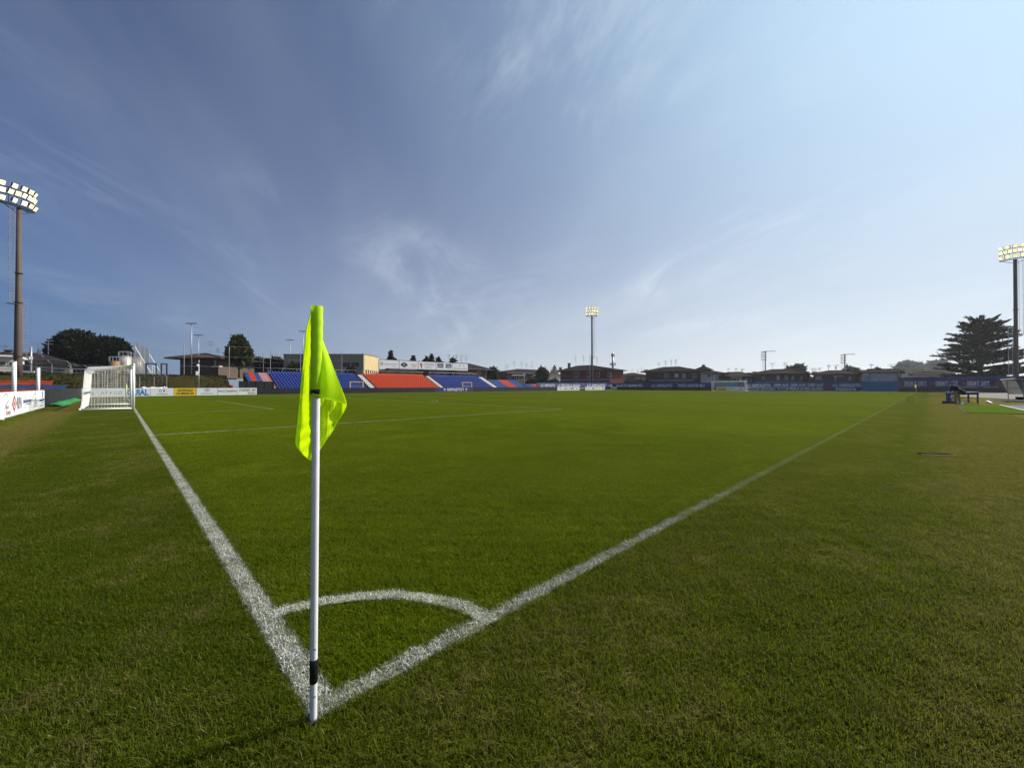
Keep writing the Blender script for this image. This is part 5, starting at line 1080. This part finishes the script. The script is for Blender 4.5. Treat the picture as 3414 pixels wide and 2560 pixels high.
# ------------------------------------------------------------------ trees
def leafmat(name, c, c2, tr=.18): return mat(name, c, .75, col2=c2, scale=.7, spec=.03, trans=tr)
lf_dark = leafmat('leaf_dark_evergreen', (.012, .018, .006), (.028, .033, .012)); lf_mid = leafmat('leaf_olive', (.040, .058, .018), (.085, .085, .030)); lf_ced = leafmat('leaf_cedar', (.007, .013, .010), (.015, .022, .014), .05); lf_con = leafmat('leaf_conifer', (.022, .036, .014), (.04, .05, .02)); lf_far = leafmat('leaf_far', (.035, .05, .025), (.06, .07, .035)); lf_haz = leafmat('leaf_haze_tinted', (.06, .08, .065), (.09, .11, .085)); lf_hed = leafmat('leaf_hedge', (.030, .040, .014), (.06, .06, .025))  # the far-tree leaf is paler and bluer: distance haze put into its colour
def leaves(b, c, rad, n, size, shell=.55, flat=1., bottom=-1):
    c = np.array(c); rad = np.array(rad)
    d = rng.normal(size=(n, 3)); d /= np.linalg.norm(d, axis=1)[:, None]; d[:, 2] = np.where(d[:, 2] < bottom, -d[:, 2]*.3, d[:, 2]); r = rng.uniform(shell, 1.04, n)**.7
    p = c+d*r[:, None]*rad
    o = d*.9+rng.normal(size=(n, 3))*.6; o /= np.linalg.norm(o, axis=1)[:, None]
    q = np.cross(o, rng.normal(size=(n, 3))); q /= np.linalg.norm(q, axis=1)[:, None]; sz = size*rng.uniform(.5, 1.3, n)[:, None]*np.where(rng.uniform(size=n) < .06, 1.9, 1)[:, None]
    a_ = p-q*sz*.5; c_ = p+q*sz*.5; t_ = p+o*sz*1.3*np.array((1, 1, flat)); k = len(b.v)
    b.v += [tuple(v) for v in np.stack([a_, c_, t_], 1).reshape(-1, 3)]; b.f += [(k+3*i, k+3*i+1, k+3*i+2) for i in range(n)]
def tree(lab, u0, u1, vt, vb, D, m_, n=5000, size=.5, lobes=14, zb=0, grp='trees around the ground', kind='round', name='tree', hb=.18):
    a, c = atD(u0, vb, D), atD(u1, vb, D); o_ = (a+c)/2; o_[2] = zb; R_ = np.linalg.norm(c-a)/2; zt = atD((u0+u1)/2, vt, D)[2]; H = zt-zb
    t = thing(name, lab, 'tree', o_, grp); tr = MB(); tr.tube([o_, o_+EZ*H*.3+cR*.1, o_+EZ*H*.6, o_+EZ*H*.85], [max(.14, R_*.06), max(.11, R_*.05), R_*.03, .05], 8)
    b = MB()
    if kind == 'round':
        cz = zb+H*(.5+hb/2); rz = H*(1-hb)/2
        for i in range(lobes):
            d = rng.normal(size=3); d /= np.linalg.norm(d); q = np.array((o_[0], o_[1], cz))+d*np.array((R_*.58, R_*.58, rz*.58)); s = rng.uniform(.36, .46); leaves(b, q, (R_*s, R_*s, rz*s*1.05), n//lobes, size, .35)
            tr.tube([o_+EZ*H*.35, (o_+EZ*H*.35)*.5+q*.5, q], [R_*.03, R_*.02, .03], 5)
        leaves(b, (o_[0], o_[1], cz), (R_*.93, R_*.93, rz*.93), n//2, size, .75)
    elif kind == 'cone':
        for i in range(lobes):
            f_ = i/(lobes-1); z = zb+H*(.12+.86*f_); rr = R_*(1-f_)**.85+.15; leaves(b, (o_[0], o_[1], z), (rr, rr, H*.09), max(60, int(n/lobes*(1.6-f_))), size, .2, .6)
    elif kind == 'upright':
        for i in range(lobes):
            a_ = rng.uniform(0, 6.28); f_ = rng.uniform(.15, .95); rr = R_*.75*math.sin(min(1, f_*1.15+.1)*math.pi*.86); q = o_+np.array((math.cos(a_)*rr*rng.uniform(.3, 1), math.sin(a_)*rr*rng.uniform(.3, 1), H*(hb+(1-hb)*f_*.9))); leaves(b, q, (R_*.26, R_*.26, H*.13), n//lobes, size, .1); tr.tube([o_+EZ*H*hb*.8, q], [R_*.035, .03], 5)
    tr.build('trunk', m_bark, t, True); b.build('crown', m_, t); return t
# dense round evergreens behind the goal: two crowns grown together
tree('large dense dark evergreen with rounded crown behind the left buildings', 186, 328, 1102, 1216, 96, lf_dark, 16000, .55, 26, 2, hb=.1)
tree('dense dark evergreen leaning against the larger one, above the tanks', 296, 424, 1120, 1218, 99, lf_dark, 12000, .55, 22, 2, hb=.1)
tree('upright leafy tree on the bank between brown house and striped terrace', 750, 843, 1118, 1250, 82, lf_mid, 9000, .42, 34, 3, kind='upright', hb=.22)
for (u0, u1, vt, lab) in ((843, 880, 1192, 'dark bushy tree next to the upright leafy tree'), (872, 912, 1200, 'low dark bushy tree behind the net posts'), (900, 945, 1192, 'dark bushy tree at the left end of the grey hall')): tree(lab, u0, u1, vt, 1245, 104, lf_con, 3500, .5, 12, 3)
tree('low shrub before the hall windows left of the flag', 955, 1000, 1213, 1245, 95, lf_con, 2600, .4, 10, 2); tree('low shrub before the hall wall right of the flag', 1155, 1185, 1224, 1245, 94, lf_con, 1500, .35, 8, 2)
for (u0, u1, vt, D, lab, k) in ((1276, 1330, 1176, 125, 'broad pointed conifer above the first hoarding', 'cone'), (1360, 1395, 1193, 122, 'ragged conifer top above the second hoarding', 'cone'), (1412, 1432, 1196, 122, 'thin conifer top left of the pointed one', 'cone'), (1426, 1450, 1188, 125, 'pointed conifer above the third hoarding', 'cone'), (1450, 1474, 1198, 124, 'bushy conifer top right of the pointed one', 'cone'), (1496, 1520, 1200, 120, 'spiky plant top above the last hoarding', 'cone')): tree(lab, u0, u1, vt, 1245, D, lf_con, 2600, .6, 12, 0, kind=k)
tree('round dark tree past the dark-walled house roof', 1622, 1662, 1224, 1262, 140, lf_mid, 3000, .6, 12); tree('round tree behind the brown-roofed house with balconies', 1788, 1828, 1226, 1270, 160, lf_mid, 3000, .65, 12)
tree('dark pine group behind the grey-brown house roof', 2640, 2682, 1213, 1270, 165, lf_far, 3200, .7, 12); tree('small dark tree at the edge of the pine group', 2618, 2645, 1222, 1270, 168, lf_far, 1600, .7, 8); tree('low pale bush beside the low wide house', 2690, 2722, 1256, 1290, 121, lf_mid, 1500, .4, 8)
tree('low broad dark tree behind the low wide house roof', 2806, 2866, 1225, 1275, 175, lf_far, 3000, .75, 12); tree('small dark tree above the pale flat-roofed building', 2912, 2936, 1226, 1262, 175, lf_far, 1200, .7, 8)
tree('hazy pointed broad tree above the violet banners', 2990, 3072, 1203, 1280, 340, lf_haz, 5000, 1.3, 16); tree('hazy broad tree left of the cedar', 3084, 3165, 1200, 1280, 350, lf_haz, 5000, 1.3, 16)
# hedge in front of the balconied house
for (u0, u1, vt, lab) in ((1752, 1790, 1265, 'clipped dark hedge bush by the loudspeaker pole'), (1784, 1830, 1261, 'dark hedge bush before the balconied house'), (1824, 1868, 1266, 'dark hedge bush left of the brick house'), (2085, 2100, 1272, 'small dark bush by the low shed')): tree(lab, u0, u1, vt, 1293, 120 if u0 < 2000 else 141, lf_hed, 2200, .4, 10, 0, 'hedge bushes', name='bush', hb=.02)
# cedar with flat layered branches
def cedar():
    D = 86; o_ = atD(3268, 1290, D); o_[2] = 0; t = thing('cedar_tree', 'large dark cedar with flat layered branches beside the right floodlight mast', 'tree', o_); tr = MB(); top_ = atD(3285, 1078, D)
    tr.tube([o_, o_+EZ*4, o_+EZ*9+cR*.4, np.array((top_[0], top_[1], top_[2]))], [.55, .45, .28, .06], 10); b = MB(); pxm = D/FPX
    # (picture row, reach left px, reach right px)
    lay = [(1074, 22, 66), (1086, 58, 62), (1094, 64, 78), (1106, 100, 70), (1120, 112, 80), (1132, 108, 96), (1148, 92, 100), (1160, 110, 88), (1172, 118, 124), (1184, 122, 132), (1198, 112, 136), (1212, 110, 140), (1226, 120, 146), (1240, 124, 150), (1252, 112, 150), (1264, 100, 140)]
    for (v, l_, r__) in lay:
        z = atD(3280, v, D)[2]; base0 = o_+EZ*(z-.5)+cR*((.4 if v < 1150 else 0)+rng.uniform(-.5, .5))
        for k in range(13):
            base_ = base0+EZ*rng.uniform(-.7, .4)
            a_ = k/13*6.283+rng.uniform(-.2, .2); ca, sa = math.cos(a_), math.sin(a_); reach = (r__*.92 if ca > 0 else l_*.82)*pxm*rng.uniform(.45, 1.12); dx = ca*reach; dy = sa*(l_+r__)/2*pxm*rng.uniform(.6, 1.); up_ = rng.uniform(.1, 1.9)
            tip = base_+cR*dx+np.array((cF[0], cF[1], 0))*dy+EZ*up_; mid = (base_+tip)/2+EZ*.15; tr.tube([base_, mid, tip], [.10, .06, .02], 4, False); ln = np.linalg.norm(tip-base_); dr = (tip-base_)/ln; sd_ = np.cross(dr, EZ)
            n = int(54+ln*29)
            f_ = rng.uniform(.18, 1.0, n)**.8; wd = (.25+.95*np.sin(np.clip(f_, 0, 1)*2.7))*min(1, ln/4)
            p = base_+dr*(f_*ln)[:, None]+sd_*(rng.uniform(-1, 1, n)*wd)[:, None]+EZ*(rng.normal(0, .10, n)-(.12*wd))[:, None]
            ov = dr*rng.uniform(.3, 1, n)[:, None]+sd_*rng.uniform(-.8, .8, n)[:, None]+EZ*rng.uniform(-.25, .3, n)[:, None]; ov /= np.linalg.norm(ov, axis=1)[:, None]; q = np.cross(ov, EZ+rng.normal(0, .5, (n, 3))); q /= np.linalg.norm(q, axis=1)[:, None]
            sz = rng.uniform(.22, .5, n)[:, None]; kk = len(b.v); b.v += [tuple(x) for x in np.stack([p-q*sz*.32, p+q*sz*.32, p+ov*sz*1.25], 1).reshape(-1, 3)]; b.f += [(kk+3*i, kk+3*i+1, kk+3*i+2) for i in range(n)]
    tr.build('trunk', m_bark, t, True); b.build('crown', lf_ced, t)
cedar()
# ------------------------------------------------------------------ right-hand side: dugout, man, bench and small things
m_bframe = mat('frame_navy', (.02, .03, .12), .5); m_skin = mat('skin', (.35, .20, .14), .6); m_navy = mat('jacket_dark', (.012, .013, .022), .85); m_trous = mat('trousers_beige', (.30, .235, .17), .85); m_cap = mat('cap_dark', (.012, .012, .014), .8)
# green artificial turf mat, concrete slab with white edge line
m_mat = mat('mat_green', (.080, .128, .014), .9, var=.15, scale=3, bump=.5, bscale=60); m_slab = mat('slab_grey', (.20, .205, .22), .85, var=.15, scale=1.2, bump=.2)
G = lambda u, v: gp(u, v)
P = [G(3199, 1355.5), G(3225, 1377.5), G(3300, 1378.5), G(3420, 1382), G(3470, 1384), G(3470, 1376), G(3420, 1371), G(3372, 1360), G(3341, 1353.5)]
P = [(p_[0], p_[1]) for p_ in P]; tag(MB().prism(P, .002, .03).build('turf_mat', m_mat), 'bright green artificial turf mat on the worn ground before the bench', 'mat')
P = [G(3188, 1354), G(3199, 1355.5), G(3225, 1377.5), G(3212, 1378)]; P = [(p_[0], p_[1]) for p_ in P]; tag(MB().prism(P[::-1], .003, .024).build('mat_edge', mat('mat_edge_brown', (.11, .10, .06), .9)), 'brown worn edge strip along the green mat', 'mat')
P = [G(3345, 1353), G(3376, 1360), G(3425, 1371.5), G(3500, 1387), G(3600, 1370), G(3500, 1351)]; P = [(p_[0], p_[1]) for p_ in P]; struct(MB().prism(P, .001, .034).build('paved_slab', m_slab))
a, c = G(3334, 1352), G(3500, 1390); tag(MB().bar((a[0], a[1], .04), (c[0], c[1], .04), .11, .03).build('edge_strip', mat('edge_grey', (.42, .42, .42), .8)), 'white edging strip between green mat and grey slab', 'edging')
# low white rail
a, c = G(3290, 1340.5), G(3430, 1342); t = thing('low_rail', 'low white rail lying across the ground right of the bench', 'rail', (a[0], a[1], 0)); d = (c-a); d[2] = 0; MB().bar((a[0], a[1], .13), (c[0], c[1], .13), .10, .08).build('beam', m_white, t)
for f_ in (.03, .5, .97): q = a+d*f_; MB().box(q[0]-.05, q[0]+.05, q[1]-.05, q[1]+.05, 0, .09).build('foot', m_dark, t)
e = G(3307, 1347); MB().bar((a[0], a[1], .1), (e[0], e[1], .06), .09, .06).build('end_bar', m_white, t)
# drain channel
a, c = G(3066, 1517), G(3176, 1521); t = thing('drain_cover', 'sunken drain slot with pale concrete lip in the worn grass', 'drain', ((a[0]+c[0])/2, (a[1]+c[1])/2, 0)); d = c-a; d[2] = 0; dn = d/np.linalg.norm(d); sd_ = np.cross(dn, EZ)
if sd_@(C0-a) < 0: sd_ = -sd_
MB().obox((a+c)/2+sd_*.05+EZ*.014, d/2, sd_*.014, EZ*.012).build('lip', mat('concrete_pale', (.36, .30, .26), .9), t); MB().obox((a+c)/2-sd_*.03+EZ*.014, d/2*.96, sd_*.06, EZ*.018).build('slot', mat('slot_dark', (.03, .018, .012), .95), t)
# yellow A-board frame
o_ = G(3036, 1343.5); D = (o_-C0)@cF; k = D/FPX; t = thing('trestle_sign', 'small yellow A-shaped stand on the touchline', 'stand', o_); m_y = mat('plastic_yellow', (.70, .62, .04), .6); H = 26*k
rt = np.array((_R[0], _R[1], 0)); fw = np.array((cF[0], cF[1], 0))
for s in (-1, 1):
    for f_ in (-.10, .10): MB().bar(o_+rt*s*9*k+fw*f_, o_+rt*s*1.2*k+fw*f_*.6+EZ*(H-.02), .06).build('leg', m_y, t)
MB().obox(o_+EZ*(H-.03), rt*2.0*k, fw*.09, EZ*.03).build('top', m_y, t); MB().bar(o_+rt*-5.5*k+EZ*H*.33, o_+rt*5.5*k+EZ*H*.33, .02).build('crossbar', m_dark, t)
# bench / table with navy frame: long top between two trestles
bl, br = G(3178, 1345.5), G(3272, 1344.5); Db = (br-C0)@cF; kb = Db/FPX; t = thing('bench_table', 'long navy table frame with pale top edge beside the stooping man', 'table', (bl+br)/2)
ht = 39*kb; dpt = .62; A0 = G(3186, 1344.5); B0 = G(3262, 1344.5); ln = B0-A0; ln[2] = 0; lu = ln/np.linalg.norm(ln); bk = np.array((-lu[1], lu[0], 0)); bk = bk if bk@fw > 0 else -bk
MB().obox((A0+B0)/2+bk*dpt/2+EZ*(ht-.03), ln/2*1.05, bk*dpt/2, EZ*.02).build('top', m_white, t)
for s in (0, 1): MB().obox((A0+B0)/2+bk*dpt*s+EZ*(ht-.14), ln/2*1.03, bk*.015, EZ*.085).build('apron', m_bframe, t)
for f_ in (.02, .98):
    for s in (.02, .98): q = A0+ln*f_+bk*dpt*s; MB().obox(q+EZ*(ht-.06)/2, lu*.035, bk*.035, EZ*(ht-.06)/2).build('leg', m_bframe, t)
    MB().bar(A0+ln*f_+EZ*ht*.42, A0+ln*f_+bk*dpt+EZ*ht*.42, .04).build('stretcher', m_bframe, t)
MB().bar(A0+ln*.02+bk*dpt+EZ*ht*.45, A0+ln*.98+bk*dpt+EZ*ht*.45, .05).build('stretcher', m_bframe, t); MB().bar(A0+ln*.02+bk*dpt+EZ*.03, A0+ln*.98+bk*dpt+EZ*.03, .05).build('stretcher', m_white, t)
# blue water carrier / trolley
o_ = G(3165, 1345); k = ((o_-C0)@cF)/FPX; t = thing('line_marking_trolley', 'upright blue trolley with white cap and small wheels beside the stooping man', 'trolley', o_); m_tb = mat('trolley_blue', (.02, .10, .30), .45)
MB().tube([o_+EZ*.12, o_+EZ*.18, o_+EZ*34*k, o_+EZ*36*k], [.09, .11, .10, .07], 12).build('body', m_tb, t, True); MB().tube([o_+EZ*36*k, o_+EZ*38.5*k, o_+EZ*40*k], [.10, .10, .05], 12).build('cap', m_whitegl, t, True); MB().obox(o_+EZ*.09-rt*.05, rt*.22, fw*.16, EZ*.03).build('base', m_tb, t)
for s in (-.24, .14): MB().tube([o_+rt*s-fw*.17+EZ*.10, o_+rt*s+fw*.17+EZ*.10], .10, 12).build('wheel', m_dark, t)
MB().obox(o_+EZ*22*k-fw*.105, rt*.05, fw*.004, EZ*.05).build('sticker', m_whitegl, t)
# man seen from behind, stooping a little, bag on the shoulder
def skin_mesh(name, J, E_, parent, m_, sub=2, root=0):
    me = bpy.data.meshes.new(name); org = ORG[parent.name]; me.from_pydata([tuple(np.array(j[0])-org) for j in J], E_, []); me.materials.append(m_); o = bpy.data.objects.new(name, me); COL.objects.link(o); o.parent = parent; ORG[o.name] = org
    sk = o.modifiers.new('skin', 'SKIN'); sk.use_smooth_shade = True
    for i, j in enumerate(J): me.skin_vertices[0].data[i].radius = j[1] if isinstance(j[1], tuple) else (j[1], j[1]); me.skin_vertices[0].data[i].use_root = (i == root)
    sbm = o.modifiers.new('sub', 'SUBSURF'); sbm.levels = sub; sbm.render_levels = sub; return o
o_ = G(3191, 1346); k = ((o_-C0)@cF)/FPX; hgt = 70*k/.93; t = thing('person', 'stooping person in dark jacket, dark cap and beige trousers by the blue trolley', 'person', o_)
J_ = lambda x, y, z: o_+rt*x*hgt+fw*y*hgt+EZ*z*hgt      # x right, y away, z up, fractions of height
def both(f_): return [f_(-1), f_(1)]
# body: legs wide apart, trunk leaning forward (away), head down
hip = J_(0, .0, .50); chest = J_(-.035, .07, .72); neck = J_(-.06, .10, .80); head = J_(-.075, .125, .875)
LH, RH = J_(-.05, 0, .49), J_(.05, 0, .49); LK, RK = J_(-.065, .01, .27), J_(.10, .02, .27); LA, RA = J_(-.075, -.01, .045), J_(.125, -.01, .045); LT, RT = J_(-.085, .06, .025), J_(.135, .06, .025)
LS, RS = J_(-.13, .08, .75), J_(.06, .08, .76); LE, RE = J_(-.15, .10, .60), J_(.12, .05, .62); LW_, RW = J_(-.13, .16, .50), J_(.16, .07, .50)
J = [(hip, .075*hgt), (chest, (.088*hgt, .06*hgt)), (neck, .036*hgt), (head, (.05*hgt, .055*hgt)), (LH, .055*hgt), (LK, .036*hgt), (LA, .024*hgt), (LT, .022*hgt), (RH, .055*hgt), (RK, .036*hgt), (RA, .024*hgt), (RT, .022*hgt), (LS, .034*hgt), (LE, .026*hgt), (LW_, .018*hgt), (RS, .034*hgt), (RE, .026*hgt), (RW, .018*hgt), (J_(-.12, .19, .455), .020*hgt), (J_(.165, .08, .455), .020*hgt)]
body = skin_mesh('body', J, [(0, 1), (1, 2), (2, 3), (0, 4), (4, 5), (5, 6), (6, 7), (0, 8), (8, 9), (9, 10), (10, 11), (1, 12), (12, 13), (13, 14), (1, 15), (15, 16), (16, 17), (14, 18), (17, 19)], t, m_skin)
s_ = 1.22
J = [(J_(0, 0, .53), .082*hgt*1.05), (chest, (.10*hgt, .075*hgt)), (J_(-.055, .095, .785), .048*hgt), (LS, .05*hgt), (LE, .036*hgt), (J_(-.134, .15, .515), .028*hgt), (RS, .05*hgt), (RE, .036*hgt), (J_(.155, .066, .515), .028*hgt), (J_(0, 0, .47), .085*hgt)]
skin_mesh('jacket', J, [(0, 1), (1, 2), (1, 3), (3, 4), (4, 5), (1, 6), (6, 7), (7, 8), (0, 9)], t, m_navy)
J = [(J_(0, 0, .50), .074*hgt), (LH, .062*hgt), (LK, .048*hgt), (J_(-.074, -.005, .06), .038*hgt), (RH, .062*hgt), (RK, .048*hgt), (J_(.123, -.005, .06), .038*hgt)]
skin_mesh('trousers', J, [(0, 1), (1, 2), (2, 3), (0, 4), (4, 5), (5, 6)], t, m_trous)
for s, q in ((-1, LA), (1, RA)): skin_mesh('shoe', [(q-EZ*.02*hgt, .030*hgt), (q-EZ*.022*hgt+fw*.07*hgt, .026*hgt), (q-EZ*.02*hgt-fw*.02*hgt, .028*hgt)], [(0, 1), (0, 2)], t, m_dark, 1)
hc = head+EZ*.028*hgt; b = MB(); b.grid([[hc+rt*.066*hgt*math.sin(i/7*1.75)*math.cos(a_)+fw*.072*hgt*math.sin(i/7*1.75)*math.sin(a_)+EZ*.062*hgt*math.cos(i/7*1.75) for a_ in np.linspace(0, 6.2832, 17)] for i in range(8)]); b.build('cap', m_cap, t, True)
b = MB(); b.grid([[hc+rt*(.055*hgt*s)+fw*(.06+.045*f_*(1-.5*s*s))*hgt-EZ*.01*hgt for s in (-1, -.5, 0, .5, 1)] for f_ in (0, .5, 1)]); b.build('cap_peak', m_cap, t, True)
# bag slung at the right hip
bg_ = J_(.22, .0, .53); t2 = thing('holdall_bag', 'bulky dark holdall hanging at the hip of the stooping person', 'bag', bg_-EZ*.12*hgt)
ax_ = rt*.85-EZ*.42+fw*.2; ax_ /= np.linalg.norm(ax_); MB().tube([bg_-ax_*.17*hgt, bg_-ax_*.15*hgt, bg_, bg_+ax_*.13*hgt, bg_+ax_*.155*hgt], [.05*hgt, .078*hgt, .098*hgt, .095*hgt, .06*hgt], 16).build('bag_body', m_cap, t2, True); MB().tube([bg_+ax_*.10*hgt+EZ*.07*hgt, J_(.03, .03, .80), bg_-ax_*.14*hgt+EZ*.06*hgt], .010*hgt, 6).build('strap', m_steel, t2)
# small bottle lying near the feet
q = G(3207, 1347.5); tag(MB().tube([q+EZ*.035-rt*.10, q+EZ*.035+rt*.06, q+EZ*.035+rt*.09, q+EZ*.035+rt*.13], [.035, .035, .015, .015], 10).build('water_bottle', m_whitegl, None, True), 'white bottle lying on the ground by the stooping person', 'bottle')
# dugout: arched transparent shelter with bench
xo, yo = 46.0, -7.3; P0 = gp(3354, 1330); 
t = thing('dugout', 'arched clear-panelled dugout with white roof edge at the side of the track', 'dugout', (P0[0], P0[1]-1, 0)); m_clear = mat('clear_panel', (.16, .165, .17), .25, var=.2, scale=2, trans=.35); zt = atD(3352, 1267, (P0-C0)@cF)[2]
Lx0, Lx1 = P0[0], P0[0]-9.0; yf, yb = P0[1]+.05, P0[1]-2.0
prof = [(yf+.25, zt), (yf-.5, zt-.02), (yf-1.1, zt-.18), (yf-1.6, zt-.55), (yf-1.9, zt-1.1), (yf-2.0, .45)]
nP = 8
for i in range(nP):
    xa_, xb_ = Lx1+(Lx0-Lx1)*i/nP+.03, Lx1+(Lx0-Lx1)*(i+1)/nP-.03; MB().grid([[(x_, y_, z_) for x_ in (xa_, xb_)] for (y_, z_) in prof]).build('panel', m_clear, t, True)
for i in range(nP+1): x_ = Lx1+(Lx0-Lx1)*i/nP; MB().tube([(x_, y_, z_) for (y_, z_) in prof]+[(x_, yf-2.0, 0)], .035, 6).build('rib', m_steel, t)
MB().tube([(Lx1, yf+.25, zt+.03), (Lx0, yf+.25, zt+.03)], .06, 6).build('roof_edge', m_white, t); MB().tube([(Lx1, yf-2.0, .45), (Lx0, yf-2.0, .45)], .05, 6).build('back_rail', m_steel, t)
for x_ in (Lx0, Lx1):
    P_ = [(x_, y_, z_) for (y_, z_) in prof]+[(x_, yf-.2, .45)]; MB().quad(*P_).build('end_panel', m_clear, t); MB().tube([(x_, yf-.2, 0), (x_, yf-.1, zt)], .03, 6).build('end_post', m_steel, t); MB().tube([(x_, yf-.2, 1.0), (x_, yf-2.0, 1.0)], .025, 6).build('end_rail', m_steel, t)
MB().box(Lx1, Lx0, yf-1.9, yf-.6, .0, .22).build('plinth', m_terr, t)
for i in range(12): x_ = Lx1+.5+i*.7; s_ = MB().box(x_-.22, x_+.22, yf-1.6, yf-1.15, .55, .62).box(x_-.22, x_+.22, yf-1.68, yf-1.6, .55, 1.1).box(x_-.05, x_+.05, yf-1.45, yf-1.3, .22, .55).build('seat', m_seatB if i % 2 else m_white, t)
# low dark wall box near the dugout
q = gp(3362, 1309.5); tag(MB().box(q[0]-1, q[0]+1, q[1]-.9, q[1]+.9, 0, 1.0).box(q[0]-1.05, q[0]+1.05, q[1]-.95, q[1]+.95, 1.001, 1.06).build('utility_box', m_dark), 'dark grey utility box before the violet banner fence', 'box')
# diagonal bracing and slim posts on the banner fence
for (u, vt) in ((3001.5, 1231), (2797, 1240), (2898, 1236), (3307, 1254)):
    p_ = atX(u, 1290, XF+.5); zt_ = atX(u, vt, XF+.5)[2]; t = thing('fence_post', 'tall dark fence post rising behind the %s' % {3001.5: 'first violet banner', 2797: 'club name banner with crest', 2898: 'plain blue panels', 3307: 'violet banner by the dugout'}[u], 'post', (p_[0], p_[1], 0), 'tall posts of the end fence'); MB().tube([(p_[0], p_[1], 0), (p_[0], p_[1], zt_)], .06, 6).build('post', m_dark, t); MB().tube([(p_[0], p_[1], zt_*.75), (p_[0]+.3, p_[1]+(2.6 if u < 3100 else -2.6), .2)], .045, 5).build('brace', m_dark, t)
# little bright litter on the grass and grass clippings
q = gp(8.5, 1402); tag(MB().tube([q+EZ*.02, q+EZ*.05, q+EZ*.07], [.03, .05, .02], 8).build('paper_cup', m_white, None, True), 'tiny white scrap on the grass at the foot of the swan-stroke board', 'litter')

# ------------------------------------------------------------------ morning haze: one closed box of thin air round everything
hm = bpy.data.materials.new('haze_air'); hm.use_nodes = True; n = hm.node_tree.nodes; n.remove(n['Principled BSDF']); pv = n.new('ShaderNodeVolumePrincipled')
pv.inputs['Color'].default_value = (.93, .95, 1.0, 1); pv.inputs['Density'].default_value = .00022; pv.inputs['Anisotropy'].default_value = .45; hm.node_tree.links.new(pv.outputs[0], n['Material Output'].inputs['Volume'])
o = MB().box(-485, 485, -485, 485, -1.05, 30).build('haze', hm); o['kind'] = 'stuff'; o['label'] = 'thin pale haze lying over the whole ground'; o['category'] = 'haze'
